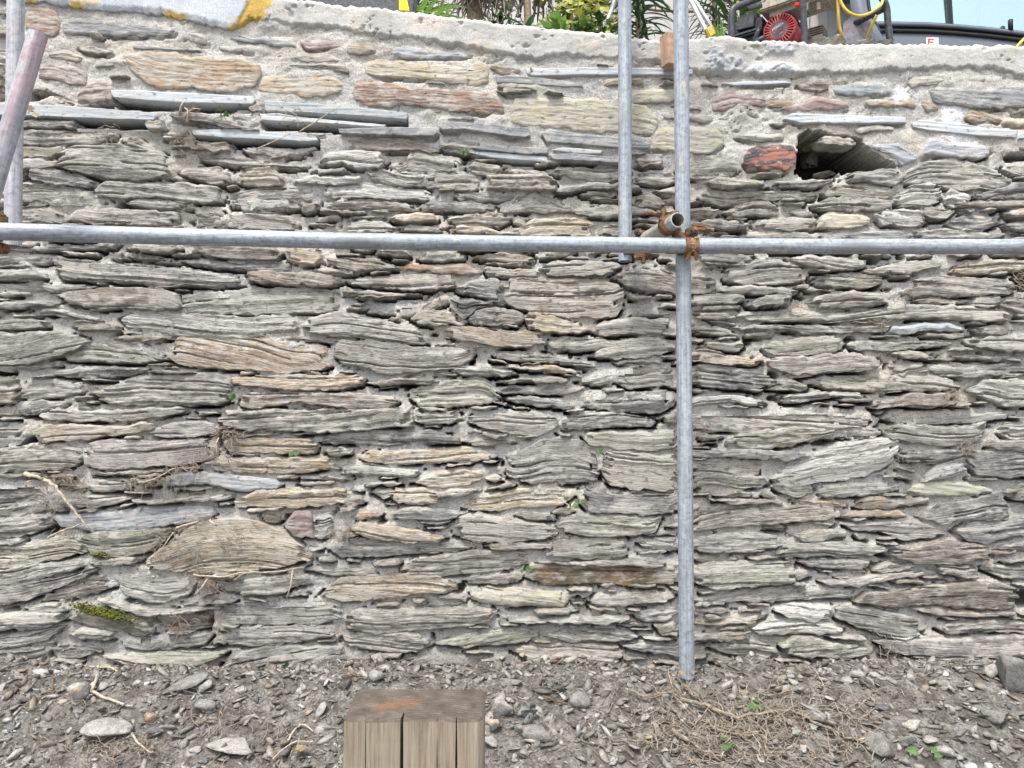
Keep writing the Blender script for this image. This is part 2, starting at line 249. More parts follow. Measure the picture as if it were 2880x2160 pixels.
# ---------------------------------------------------------------- the wall: survey of its stones
# tile -> (x0, y0, zoom) of the survey sheets; each line: kind : outline points
TILE = {1: (0, 0, 2.304), 2: (960, 0, 2.304), 3: (1920, 0, 2.304), 4: (0, 640, 2.304), 5: (960, 640, 2.304), 6: (1920, 640, 2.304),
        7: (0, 1300, 1.929), 8: (960, 1300, 1.929), 9: (1920, 1300, 1.929)}
SURVEY = {
1: """r:160,50 250,35 360,70 385,120 390,180 350,230 250,215 165,190
c:405,130 470,118 700,140 900,155 1120,185 1140,215 1000,235 800,230 560,220 420,200
d:575,232 640,222 685,235 660,258 610,250
d:480,300 600,298 720,320 740,345 700,355 560,335
n:858,298 930,295 1060,312 1230,318 1295,325 1200,328 1000,322 870,318
p:330,345 440,335 530,365 550,395 460,390 300,375
p:245,440 330,420 450,430 540,460 560,500 550,555 480,540 330,520 240,510
f:820,365 950,345 1150,350 1240,380 1400,375 1560,385 1670,420 1685,470 1640,550 1500,595 1350,585 1250,550 1150,575 1050,570 950,530 870,460
p:510,600 560,560 640,530 730,545 740,590 720,650 600,660 500,650
l:725,590 860,590 1640,630 1655,655 1640,680 1100,668 740,635
V:740,640 1100,670 1640,685 1630,700 1200,712 960,718 760,708
w:250,660 330,615 420,620 520,690 400,690
l:-20,672 165,680 400,690 1000,735 1020,760 1000,785 600,770 165,755 -20,748
d:0,785 300,775 480,785 560,835 400,830 0,830
g:0,830 500,840 760,860 740,890 600,930 300,935 0,910
d:1115,745 1300,745 1450,770 1560,820 1680,830 1690,850 1480,840 1300,800 1120,780
w:1490,720 1560,705 1680,720 1685,790 1600,815 1520,780
w:1600,690 1650,650 1705,655 1710,720 1640,715
l:1715,655 2212,690 2560,725 2645,745 2640,775 2212,745 1720,720
l:1690,745 1820,742 1990,770 2212,790 2500,815 2490,828 2180,808 1900,795 1690,785
V:1690,790 1900,800 2212,815 2500,832 2490,845 2212,848 1950,845 1700,825
l:1250,850 1500,840 2050,890 2065,915 2000,922 1500,900 1260,880
w:780,900 850,880 1000,950 1020,975 900,960 800,930
d:1250,925 1500,925 1510,970 1400,985 1240,965
g:1550,940 1700,945 1900,960 2050,950 1950,1000 1850,1010 1600,990
g:385,1060 400,980 500,945 700,935 900,955 1030,980 1100,1040 1130,1090 1050,1140 900,1165 700,1155 560,1120 430,1095
o:0,950 250,930 430,935 400,985 300,1005 0,1010
g:0,1035 250,1030 370,1055 380,1080 250,1095 0,1090
d:180,1110 260,1095 420,1110 560,1150 640,1195 560,1205 400,1200 260,1180 190,1160
e:1150,1120 1250,1090 1400,1085 1500,1110 1505,1180 1400,1195 1250,1160
o:1505,1130 1560,1100 1750,1095 1830,1140 1870,1200 1700,1205 1560,1185 1510,1160
d:1220,1000 1500,1020 1800,1060 1980,1075 1900,1085 1600,1080 1350,1050
g:0,1190 300,1180 500,1220 600,1260 720,1300 600,1320 400,1330 250,1300 0,1290
g:600,1230 700,1185 900,1180 1200,1190 1400,1210 1460,1260 1440,1300 1200,1310 1000,1280 800,1290 650,1270
g:1470,1260 1560,1225 1800,1210 2000,1220 2050,1260 2000,1290 1800,1280 1600,1300 1500,1340
w:1480,1310 1560,1290 1900,1300 1940,1340 1850,1360 1600,1360 1540,1340
w:1945,1330 2060,1310 2080,1350 2000,1375 1940,1370
g:800,1310 900,1290 1100,1300 1250,1325 1240,1350 1100,1360 950,1350
g:430,1420 520,1360 700,1350 900,1370 1160,1380 1160,1450 900,1455 600,1445
g:0,1370 300,1360 400,1390 430,1420 400,1440 0,1440
g:1250,1340 1400,1340 1450,1380 1460,1450 1350,1470 1250,1460
g:1450,1390 1600,1360 1850,1390 1940,1450 1900,1475 1700,1480 1480,1465
w:1900,1165 2050,1145 2340,1145 2330,1185 2100,1200 1950,1195
w:2060,1215 2300,1175 2500,1205 2750,1230 2815,1265 2800,1290 2500,1280 2200,1280 2065,1270
w:2060,1060 2130,990 2300,980 2500,1000 2520,1040 2450,1080 2300,1080 2200,1060
g:1770,440 1900,415 2212,415 2310,445 2250,465 2000,455 1850,460
f:1670,580 1720,500 1900,480 2100,480 2212,530 2205,590 2100,620 1900,620 1740,610
c:1480,250 1700,240 1900,255 1925,300 1800,300 1600,270
p:1940,265 2200,255 2212,315 2000,325
w:945,800 1080,790 1090,840 980,850
V:190,600 330,600 430,640 500,690 420,660 330,612 250,650 190,650
V:430,700 560,690 740,650 740,700 500,705
o:-20,420 40,420 40,560 -20,560""",
2: """k:0,905 150,895 420,890 640,970 550,980 400,975 200,985 60,970
k:-120,1330 0,1290 200,1285 400,1310 500,1355 430,1370 200,1355 0,1360 -110,1350
p:20,290 120,285 220,310 225,345 120,355 20,340
b:305,305 420,300 600,320 800,340 850,360 700,370 450,365 320,350
t:155,410 260,395 500,410 700,425 900,410 945,440 940,530 880,550 700,530 500,510 300,500 180,480
i:950,420 1080,415 1180,455 1180,485 1050,475 970,455
l:1195,450 1560,440 2155,448 2280,455 2280,485 2155,492 1560,490 1240,495 1200,480
n:1000,500 1080,490 1300,510 1560,540 1565,565 1400,560 1150,540 1010,540
d:1000,560 1100,545 1270,585 1270,605 1100,615 1010,600
f:1700,515 1850,505 1960,510 1955,545 1850,555 1700,555
r:85,600 120,540 200,530 500,580 800,590 950,610 1040,670 1040,720 900,730 700,715 600,700 400,680 250,690 180,690 110,650
y:1105,740 1140,645 1300,645 1600,650 1800,655 1950,690 2030,750 2040,810 2000,855 1900,860 1600,840 1300,815 1200,810 1120,780
y:1880,590 2000,580 2200,580 2212,650 2050,665 1880,660
d:650,770 720,745 850,750 860,775 750,780
n:640,830 720,800 900,815 1100,840 1220,845 1225,890 1180,905 1000,880 800,850 660,855
n:1300,870 1350,850 1600,880 1850,900 2000,940 2000,965 1800,960 1550,940 1330,925
n:-10,850 300,838 620,840 630,870 600,895 300,890 -10,875
e:640,930 720,905 900,925 910,955 850,990 700,985 650,965
n:850,960 950,945 1340,970 1340,1000 1200,1005 900,975
l:1370,975 1450,960 1690,980 1690,1000 1500,1000
l:800,985 1000,990 1330,1020 1340,1050 1150,1040 950,1020
n:1350,1010 1500,1005 1800,1030 1860,1050 1800,1065 1550,1050 1370,1040
d:1880,1020 2080,1040 2090,1065 1950,1080 1880,1060
e:285,1070 420,1050 450,990 550,980 650,1010 750,1020 800,1080 700,1110 500,1110 350,1100
k:810,1090 870,1055 1000,1060 1050,1080 1030,1120 950,1135 850,1120
e:1050,1100 1150,1090 1330,1110 1320,1135 1150,1130
g:150,1090 250,1085 340,1110 550,1130 540,1200 400,1200 250,1180 150,1160
e:530,1180 560,1120 700,1110 850,1120 915,1160 925,1210 850,1230 700,1220 560,1215
e:915,1200 940,1150 1100,1140 1350,1140 1400,1180 1390,1225 1200,1235 1000,1220 930,1225
g:1345,1120 1400,1080 1600,1085 1800,1090 1880,1110 1870,1160 1700,1170 1500,1150
d:1380,1240 1480,1210 1600,1190 1800,1190 1950,1210 1950,1240 1750,1235 1550,1230 1450,1255
e:1880,1140 2000,1100 2150,1130 2212,1160 2100,1190 1900,1180
g:690,1260 800,1240 1000,1240 1130,1260 1090,1295 950,1300 750,1280
d:500,1330 560,1300 700,1300 850,1310 1000,1340 1010,1365 850,1370 650,1360 520,1350
g:1010,1350 1100,1330 1140,1280 1250,1250 1400,1290 1500,1340 1480,1370 1250,1370 1050,1375
d:1480,1370 1700,1330 1800,1330 2000,1350 2050,1370 1800,1400 1600,1400
o:310,1410 400,1385 560,1385 635,1400 620,1430 450,1440 330,1435
e:640,1430 750,1400 900,1380 1100,1385 1130,1410 1050,1450 900,1450 750,1440
e:1105,1440 1145,1385 1210,1460 1180,1465
o:1120,1480 1250,1420 1350,1400 1550,1410 1640,1440 1640,1510 1500,1525 1300,1525 1150,1510
w:0,1440 150,1430 350,1470 375,1500 200,1505 0,1500
g:370,1470 450,1450 600,1470 700,1500 600,1510 390,1505
o:695,1480 780,1460 950,1490 1100,1510 1190,1520 1000,1525 720,1510
d:1670,1480 1730,1450 1860,1460 1850,1520 1750,1525 1680,1520
w:1900,1270 2000,1260 2110,1320 2050,1350 1900,1330
d:2000,1240 2100,1220 2250,1200 2300,1230 2150,1260
y:2010,900 2060,850 2212,830 2330,820 2420,830 2470,880 2480,930 2420,970 2300,985 2150,975 2030,960
V:0,985 60,975 250,992 160,1000 60,1000
V:760,1000 800,1000 850,1030 790,1030""",
3: """l:250,545 400,535 660,530 700,545 500,555 330,560
w:730,550 900,520 970,560 970,585 850,590 770,575
b:980,570 1100,540 1280,545 1370,575 1365,605 1150,620 1000,605
p:190,650 250,600 340,585 420,610 530,630 545,670 500,690 350,690 250,715 200,700
y:550,640 680,640 780,650 700,700 560,690
p:630,690 780,670 850,630 950,640 1060,660 1080,695 950,710 700,715 640,705
c:1185,660 1300,655 1500,665 1500,690 1350,695 1210,690
i:1530,660 1590,655 1660,700 1590,730
c:1610,590 1800,580 2212,590 2300,600 2300,690 1900,700 1640,660
r:1820,760 1860,720 1970,730 2060,760 2050,790 1900,790
f:2060,760 2212,770 2300,760 2300,800 2150,810 2070,795
l:650,775 700,740 1000,750 1440,765 1445,800 1150,805 760,800
l:1480,800 1530,780 1800,810 2160,850 2160,895 1900,880 1600,850 1490,825
l:2168,855 2330,860 2330,920 2168,900
w:360,700 450,695 640,750 640,770 500,765 390,750
w:215,780 260,730 330,720 350,790 340,835 240,810
x:388,1020 425,965 490,938 600,942 725,950 738,1000 736,1060 705,1098 560,1102 425,1090 390,1060
b:1190,945 1400,930 1530,1000 1500,1040 1420,1055 1340,1000
b:1560,960 1600,905 1800,930 1980,950 1985,1000 1900,1025 1700,1010 1570,995
W:748,900 800,845 900,855 960,870 1160,895 1180,940 1230,975 1400,1075 1200,1105 1050,1115 1000,1152 800,1158 735,1122 752,1000
k:880,905 930,885 1150,895 1130,930 1060,945 900,935
e:-45,1100 0,1040 250,1030 370,1075 375,1100 300,1140 150,1150 0,1150
e:150,1180 230,1155 400,1170 530,1190 540,1210 400,1215 200,1220
d:550,1200 600,1175 800,1165 980,1160 980,1185 800,1215 600,1220
e:100,1270 160,1230 300,1225 500,1240 700,1230 870,1250 850,1290 700,1290 500,1290 300,1330 150,1300
e:905,1240 920,1200 1000,1180 1200,1185 1400,1200 1430,1240 1330,1270 1100,1275 950,1270
g:1040,1170 1100,1130 1300,1100 1440,1120 1440,1160 1380,1200 1200,1180
e:1420,1180 1460,1100 1600,1050 1750,1035 1950,1080 2130,1150 2140,1180 2000,1215 1800,1225 1650,1195 1500,1190
e:2060,1090 2150,1060 2300,1070 2300,1150 2150,1130
w:1370,1270 1500,1200 1600,1185 1690,1210 1690,1280 1600,1330 1480,1320 1380,1310
w:1690,1290 1740,1230 1850,1260 1880,1280 1860,1340 1750,1340
d:1880,1260 2000,1220 2212,1190 2300,1190 2300,1270 2100,1280 1950,1290
e:260,1370 450,1310 560,1310 660,1370 600,1395 400,1395 320,1390
d:680,1370 750,1345 850,1370 850,1395 750,1400
g:820,1330 950,1290 1150,1280 1370,1310 1360,1350 1100,1370 900,1360
g:0,1350 150,1340 250,1360 230,1390 0,1405
t:880,1470 900,1400 950,1380 1150,1385 1215,1410 1215,1460 1050,1475
w:1220,1390 1260,1355 1400,1360 1520,1370 1600,1440 1500,1460 1300,1450
d:1520,1360 1600,1340 1780,1360 1700,1420 1600,1415
d:1700,1450 1850,1390 2060,1410 2050,1450 1950,1490 1800,1480
g:2090,1370 2212,1350 2300,1350 2300,1410 2120,1410
g:100,1450 200,1425 440,1440 430,1480 250,1490
e:450,1450 520,1420 700,1410 880,1420 860,1480 700,1490 480,1475
g:350,1520 560,1495 800,1500 890,1530 870,1545 400,1545
w:900,1520 1050,1490 1250,1480 1470,1490 1470,1545 1100,1548 920,1545
g:1480,1500 1700,1480 1950,1510 2100,1520 2000,1548 1500,1545
g:2080,1460 2212,1440 2300,1440 2300,1500 2150,1500
V:2090,1015 2130,990 2212,985 2300,985 2300,1030 2212,1032 2110,1040
k:1700,1320 1900,1300 2212,1300 2300,1300 2300,1340 1800,1345""",
4: """d:0,130 200,125 500,110 700,95 750,105 710,130 500,140 250,150 0,160
d:0,185 150,180 300,190 380,200 350,220 150,235 0,230
g:800,120 900,105 1150,110 1190,130 1100,165 950,160 830,140
d:760,180 900,165 1100,200 1090,215 900,205
g:350,240 380,205 500,215 700,240 1000,260 1300,290 1580,330 1570,370 1400,375 1200,370 1000,360 800,350 600,340 400,330
k:1230,140 1400,110 1700,130 1820,150 1790,200 1650,205 1400,185 1240,165
o:1820,150 1900,130 2080,140 2090,200 2030,240 1940,230 1850,195
d:1170,220 1300,205 1600,230 1880,235 1880,275 1650,275 1400,260 1250,240
d:2000,270 2100,255 2212,265 2350,280 2300,300 2100,300
k:1590,300 1750,285 2000,295 2200,320 2210,350 2100,380 1900,375 1700,360 1620,340
g:0,270 200,280 300,320 200,340 0,330
g:0,370 200,360 500,375 610,385 500,405 200,415 0,410
k:370,440 500,420 800,395 1000,405 1150,430 1165,520 1000,530 800,520 600,510 450,480
g:1170,520 1175,440 1400,420 1700,395 2000,400 2180,420 2200,480 2170,530 2000,545 1700,555 1400,550 1200,545
d:0,485 250,475 390,475 350,500 200,520 0,530
w:200,545 300,515 420,510 550,550 720,590 700,600 500,590 300,560
d:40,560 150,550 280,565 250,580 80,585
w:780,600 850,570 1000,545 1300,570 1600,580 1850,565 1930,610 1900,660 1700,710 1400,715 1200,700 1000,670 830,650
g:0,600 150,590 310,610 320,640 200,660 0,660
d:460,640 600,630 780,630 770,660 600,670 500,660
d:720,715 900,700 1100,705 1130,720 900,735 750,730
g:0,700 100,690 300,680 480,700 580,740 480,790 380,830 250,870 100,880 0,870
g:390,820 500,760 700,730 900,745 1000,800 1080,850 900,870 700,870 550,860 430,855
o:1070,830 1090,770 1180,705 1300,715 1600,720 1900,750 2100,770 2110,810 2140,890 2000,920 1800,930 1500,910 1250,895 1150,870
d:1800,715 2000,705 2212,730 2200,750 1950,740
g:0,900 200,885 390,870 400,890 250,920 100,925 0,920
d:280,945 500,910 700,905 970,905 940,930 700,970 500,970
d:960,935 1100,930 1270,945 1100,952
k:0,975 100,970 150,1010 150,1060 100,1130 0,1130
g:130,1050 180,990 350,990 530,1020 540,1060 400,1090 200,1110 120,1100
g:610,1080 700,1040 850,990 1000,965 1300,960 1480,975 1505,1060 1490,1110 1400,1140 1150,1145 900,1150 700,1130
o:1490,980 1700,960 2100,965 2300,960 2370,975 2330,1020 2200,1050 1900,1055 1650,1025 1520,1010
k:1550,1100 1650,1070 1900,1080 2212,1070 2400,1080 2560,1100 2580,1130 2480,1170 2300,1170 2100,1150 1900,1140 1650,1170 1560,1150
d:50,1170 120,1130 250,1125 430,1140 400,1165 250,1200 150,1210 80,1190
g:250,1220 350,1185 500,1190 800,1185 1200,1165 1210,1190 1000,1230 800,1250 500,1255 320,1240
g:1250,1180 1400,1185 1420,1200 1300,1210
g:1420,1240 1480,1195 1700,1180 2000,1190 2212,1180 2500,1170 2670,1190 2660,1280 2400,1300 2100,1320 1900,1310 1600,1300 1480,1285
o:220,1330 300,1280 420,1275 600,1285 800,1285 980,1250 1000,1300 930,1330 700,1350 500,1370 300,1380 230,1370
g:950,1330 1100,1265 1300,1255 1420,1290 1420,1320 1300,1350 1100,1360 980,1350
d:0,1260 100,1265 165,1290 170,1350 120,1400 0,1430
e:0,1450 150,1420 400,1405 520,1430 540,1500 450,1545 250,1565 0,1590
g:540,1410 700,1385 1000,1390 1300,1375 1400,1390 1380,1490 1200,1530 1000,1540 700,1560 560,1530 545,1450
o:1430,1390 1500,1370 1800,1365 2000,1370 2060,1410 2040,1455 1800,1460 1500,1450
d:2090,1450 2200,1420 2290,1440 2280,1475 2150,1480
o:1310,1530 1400,1500 1700,1495 1900,1490 2190,1500 2200,1560 2000,1580 1700,1590 1450,1575
d:580,1600 800,1575 1100,1570 1080,1590 850,1600 650,1610
V:690,130 780,105 750,150 710,155
V:-10,930 90,925 100,960 -10,965
V:170,1210 250,1215 280,1250 200,1250
V:130,1370 200,1350 230,1390 130,1410
V:1155,440 1170,440 1170,520 1160,520""",
5: """k:-110,210 0,195 200,205 330,240 380,265 300,275 100,275 0,260 -100,240
g:-260,620 -200,590 0,555 200,590 400,640 560,680 560,740 400,745 200,720 0,700 -200,690
d:-150,1390 -80,1350 0,1330 300,1315 600,1320 770,1370 760,1400 600,1405 300,1410 0,1400
d:220,160 320,145 420,150 460,185 350,190 260,175
g:470,190 560,160 720,155 810,175 800,200 650,215 520,210
o:850,195 950,170 1150,175 1260,200 1250,220 1050,220 920,210
r:385,275 440,235 600,235 800,245 905,280 880,300 700,295 500,285
e:915,275 950,255 1050,265 1300,280 1310,310 1250,330 1100,325 950,310
g:1270,265 1400,225 1600,220 1780,230 1820,255 1750,300 1600,310 1400,315 1330,290
d:0,290 100,265 150,290 50,305
k:20,340 200,320 500,300 730,300 740,340 730,380 600,400 400,395 200,380 50,360
d:0,420 200,410 500,430 540,440 300,440 0,435
g:730,400 850,350 1000,335 1060,350 1060,410 1050,470 900,440 780,425
e:1060,350 1300,335 1600,345 1780,370 1840,420 1820,510 1780,560 1650,580 1450,570 1250,540 1100,500 1040,460
k:1755,320 1850,265 2000,250 2160,290 2330,310 2430,340 2430,410 2300,425 2000,410 1850,375
e:150,550 250,500 400,480 520,470 520,520 440,575 300,560
w:500,520 560,460 640,415 700,440 690,490 600,520 540,530
d:690,470 760,460 900,480 1060,490 1000,510 880,520 850,550 790,590 710,530
e:440,590 520,545 650,540 770,570 810,610 780,635 600,635 500,620
g:810,600 870,545 1000,525 1170,560 1190,590 1150,620 1000,625 850,620
o:1190,600 1220,560 1400,590 1600,640 1590,670 1450,680 1300,670 1220,650
o:650,690 700,645 900,650 1100,670 1300,680 1340,710 1320,760 1200,765 1000,765 850,740 700,720
g:-90,790 0,745 200,740 500,780 700,785 870,800 840,850 720,910 500,930 280,950 150,900 0,870
g:1330,740 1450,710 1700,720 1800,760 1700,790 1500,800 1350,780
g:1590,660 1700,610 1900,590 2160,600 2160,690 1950,680 1700,700
g:1600,830 1750,760 1950,710 2160,740 2165,790 2000,830 1800,850
d:1760,870 1900,850 2000,860 2090,880 2000,885 1800,885
g:970,830 1050,800 1250,810 1450,840 1600,870 1680,900 1500,890 1300,870 1100,860
g:710,930 760,890 900,900 1100,920 1150,950 1000,965 850,960
o:1060,905 1200,900 1400,900 1550,930 1530,945 1400,945 1200,925
d:1010,1000 1150,980 1350,965 1490,985 1480,1005 1250,1005 1100,1010
g:1560,1000 1650,960 1850,910 2050,890 2165,930 2165,1020 2050,1025 1950,1030 1880,1040 1780,1005 1650,1025
g:160,1000 350,980 620,985 660,995 500,1015 250,1020
e:430,1060 560,1010 750,990 900,975 960,1010 980,1060 1035,1100 980,1125 850,1140 700,1155 520,1150 450,1110
d:970,1060 1100,1030 1350,1030 1600,1040 1620,1060 1400,1075 1250,1075 1050,1080
g:1040,1110 1150,1095 1350,1110 1500,1130 1540,1150 1450,1170 1300,1160 1150,1140
d:1560,1100 1650,1080 1900,1070 2165,1080 2165,1150 2050,1200 1900,1195 1700,1180 1600,1165
g:460,1215 600,1195 750,1200 790,1240 700,1265 550,1275 480,1250
g:800,1250 900,1200 1050,1190 1250,1200 1380,1230 1410,1270 1340,1320 1250,1345 1100,1330 900,1290
d:1410,1270 1460,1230 1600,1210 1800,1205 2000,1235 2050,1260 2000,1285 1800,1290 1600,1300 1450,1300
d:2090,1230 2160,1200 2185,1270 2110,1270
e:1560,1350 1600,1330 1800,1320 2190,1320 2190,1430 2000,1440 1750,1430 1620,1410
g:780,1390 900,1370 1100,1375 1160,1390 1050,1405 900,1415
o:110,1480 200,1450 400,1440 600,1435 850,1430 970,1450 1010,1490 900,1510 700,1520 500,1525 250,1530 150,1510
g:1060,1490 1200,1440 1300,1390 1450,1380 1570,1400 1640,1460 1680,1560 1650,1620 1500,1650 1250,1645 1080,1610 1060,1550
e:1690,1530 1720,1460 1900,1440 2190,1440 2190,1640 2212,1690 1900,1690 1750,1660 1700,1600
g:0,1540 150,1535 350,1560 520,1570 480,1600 350,1610 100,1600 0,1590
o:440,1650 600,1590 750,1565 925,1580 920,1630 850,1660 720,1690 600,1680
d:920,1620 1000,1600 1060,1640 980,1650
V:220,175 300,160 330,190 260,195
V:1500,1000 1560,990 1540,1020 1510,1015
V:1665,1590 1690,1570 1695,1650 1670,1650
V:810,880 870,840 860,890 830,890
V:650,700 700,710 800,750 720,735""",
6: """d:50,180 250,175 450,185 480,215 400,245 250,250 120,225
g:260,310 300,260 450,225 600,215 750,260 810,330 750,350 600,360 400,365 280,340
e:660,200 800,180 1000,195 1200,215 1200,250 1100,270 950,265 750,235
e:1170,280 1350,240 1500,215 1720,225 1700,250 1500,290 1300,300
o:1730,280 1850,230 2000,215 2300,220 2300,260 2100,280 1900,300 1770,295
e:840,350 950,300 1100,290 1290,310 1300,350 1200,380 1050,385 900,370
g:230,410 280,390 450,385 600,390 770,410 700,440 500,430 350,430
g:1440,420 1500,330 1700,320 1900,330 2130,350 2160,410 2050,430 1800,440 1600,440 1500,450
g:30,450 200,430 400,445 450,470 350,490 200,495 30,490
d:400,490 500,455 650,440 720,455 680,500 550,515 430,510
k:810,480 900,450 1100,420 1300,440 1330,490 1200,515 950,520 840,510
d:1480,480 1650,455 1850,475 1820,495 1650,490
d:1850,470 1950,435 2070,440 2060,500 1960,525 1890,510
g:2060,500 2100,455 2212,450 2300,450 2300,560 2150,550
g:350,560 450,540 700,540 1000,550 1250,530 1500,500 1800,510 2050,540 2110,570 2070,610 1900,600 1600,590 1300,585 1100,600 900,610 700,600 450,605
w:30,580 150,550 300,555 370,580 300,600 150,590
g:300,650 500,630 750,630 1000,640 1350,640 1300,670 1000,680 780,690 700,665 450,665
w:30,650 200,640 370,690 350,710 150,690 30,680
b:1360,640 1500,625 1700,620 1820,665 1750,675 1550,670 1400,700 1340,680
w:1880,660 1950,640 2100,630 2160,660 2100,690 1950,690
e:520,780 600,740 800,715 1000,710 1060,750 1030,790 900,815 700,825 560,815
g:100,770 200,740 380,740 410,770 370,800 200,790
g:1060,750 1150,730 1400,735 1750,730 1760,760 1600,775 1450,790 1250,800 1100,780
g:1830,730 2000,710 2212,710 2300,710 2300,800 2100,800 1900,770
o:30,810 150,790 300,830 450,845 530,860 480,890 300,890 150,870 30,860
g:530,870 650,840 900,825 1100,815 1270,850 1280,880 1200,930 1050,925 900,940 700,945 580,915
e:1330,810 1450,795 1650,830 1640,850 1450,850
g:1670,840 1850,820 2100,830 2212,860 2100,870 1850,855
d:1580,910 1700,885 1950,890 2212,890 2300,890 2300,950 2100,960 1850,965 1650,950
w:1330,890 1450,870 1600,880 1550,910 1420,950 1340,930
d:30,920 150,890 350,910 550,960 620,990 500,1040 300,1040 150,1020 30,1000
w:620,980 700,980 830,1040 750,1055 540,1045
e:830,1010 900,980 1200,970 1400,965 1700,975 1800,1020 1780,1045 1500,1055 1200,1055 950,1040
w:1850,1060 1950,1000 2100,990 2300,1010 2300,1150 2100,1150 1950,1110
w:30,1130 120,1090 300,1080 480,1110 560,1140 450,1155 280,1130 150,1150 30,1160
g:630,1130 700,1080 900,1065 1190,1080 1180,1100 1000,1100 850,1120 750,1140
k:1200,1160 1400,1110 1500,1080 1780,1090 1780,1140 1600,1170 1400,1150 1250,1170
e:30,1200 150,1185 500,1180 900,1175 1200,1200 1280,1240 1250,1280 1000,1300 700,1310 400,1320 200,1310 30,1280
g:1300,1240 1350,1195 1600,1190 1900,1180 2150,1190 2150,1220 2000,1250 1700,1270 1400,1260
e:280,1390 350,1340 600,1310 800,1300 990,1300 980,1330 850,1370 700,1410 450,1435 320,1410
d:1000,1360 1020,1300 1150,1290 1300,1305 1290,1350 1150,1370
d:1310,1320 1400,1270 1600,1290 1800,1290 1980,1260 1960,1340 1900,1380 1700,1410 1500,1390 1350,1360
d:2030,1330 2100,1270 2300,1250 2300,1370 2150,1380
g:30,1450 400,1440 700,1450 830,1470 700,1500 400,1495 30,1480
w:570,1620 700,1530 850,1460 1000,1410 1200,1380 1410,1385 1400,1450 1330,1530 1200,1590 1000,1630 800,1650 650,1655
g:1380,1480 1450,1445 1650,1435 1840,1450 1750,1490 1600,1510 1450,1510
w:1560,1600 1650,1540 1800,1500 1850,1560 1750,1620 1550,1640
d:1840,1480 1880,1455 2100,1450 2300,1470 2300,1600 2050,1610 1900,1590
k:1960,1420 2000,1380 2200,1380 2300,1390 2300,1440 2100,1450
e:35,1530 250,1510 550,1515 550,1600 570,1660 400,1690 200,1670 35,1690
V:2130,330 2212,300 2300,300 2300,400 2212,410 2160,390
V:60,870 200,890 500,892 525,862 480,900 200,905
V:840,940 950,940 930,955 860,955
V:1100,930 1150,925 1130,945
V:1290,1310 1320,1340 1300,1370 1270,1360""",
7: """d:0,140 120,110 200,115 270,170 250,250 100,290 0,310
d:465,115 550,100 720,125 700,150 550,165 480,155
d:510,55 700,40 890,35 880,60 700,65 560,70
b:910,80 1000,60 1200,65 1400,85 1530,115 1500,140 1300,150 1150,125 1050,115 900,130
e:290,215 400,185 550,180 720,195 650,215 500,245 350,235
g:720,205 900,195 1250,175 1260,195 1100,215 900,220 760,220
o:1270,205 1400,160 1600,150 1880,150 1880,215 1700,235 1500,240 1300,235
g:0,330 150,300 270,300 280,335 200,370 100,400 0,415
c:285,300 400,285 600,270 800,250 1000,240 1140,250 1150,290 1050,320 900,340 700,360 500,370 350,340
o:960,430 1010,380 1100,340 1250,325 1400,335 1560,400 1660,480 1680,520 1500,560 1300,590 1100,590 900,580 780,540 880,470
e:0,470 150,440 400,400 440,440 480,475 430,495 250,535 100,560 0,580
e:405,430 500,385 700,375 920,365 930,385 850,450 780,490 650,510 500,500 480,460
g:0,430 100,420 160,410 100,445 0,460
d:480,545 600,520 780,520 750,545 600,560
g:0,590 150,560 470,540 470,570 250,620 100,680 0,690
d:0,700 150,650 300,630 450,600 470,580 540,585 480,620 300,690 150,740 50,760 0,770
k:260,690 400,650 550,620 630,680 500,710 350,745 220,745
g:595,600 700,590 900,600 1050,600 1060,650 1030,710 900,750 780,755 680,710 630,650
k:1070,640 1150,640 1180,700 1080,730
g:1170,680 1300,640 1500,620 1670,615 1690,660 1550,690 1400,690 1250,700
g:1270,705 1400,695 1580,690 1550,710 1350,725
g:530,745 600,740 700,775 850,800 1050,790 1200,790 1100,800 950,820 820,835 720,805 600,775
K:800,860 950,810 1150,790 1150,850 1130,910 950,920 850,890
m:370,790 450,780 600,810 760,850 850,920 780,935 600,890 450,870 360,850
g:0,840 150,815 330,820 350,860 250,890 100,900 0,930
g:120,790 250,765 380,760 380,800 300,815 160,810
g:0,960 150,920 320,885 350,905 250,960 100,1000 0,1010
e:355,930 450,895 550,905 640,940 600,965 450,955
d:260,1020 380,975 530,990 545,1030 450,1055 300,1065
g:0,1030 150,1000 260,1010 250,1060 150,1100 0,1120
g:650,960 750,950 950,945 1150,940 1100,990 950,1010 780,1020 680,1000
e:560,1050 700,1040 900,1035 1240,1030 1200,1060 1050,1100 850,1125 680,1090
g:1160,830 1250,780 1500,760 1852,745 1852,850 1700,880 1450,880 1250,870
g:1210,950 1350,900 1600,890 1810,900 1810,940 1600,985 1400,1000 1250,990
g:1200,1110 1300,1040 1500,1000 1852,1010 1900,1120 1700,1140 1500,1160 1300,1140
p:1540,340 1600,265 1690,270 1700,400 1600,400
w:1690,290 1800,270 1810,380 1740,415 1690,400
g:1650,590 1700,565 1850,555 2000,570 2050,600 2000,620 1800,610
o:1410,290 1530,285 1530,320 1430,330
V:225,370 290,345 350,360 290,395 230,400
V:800,500 880,455 950,385 930,375 860,445 790,485""",
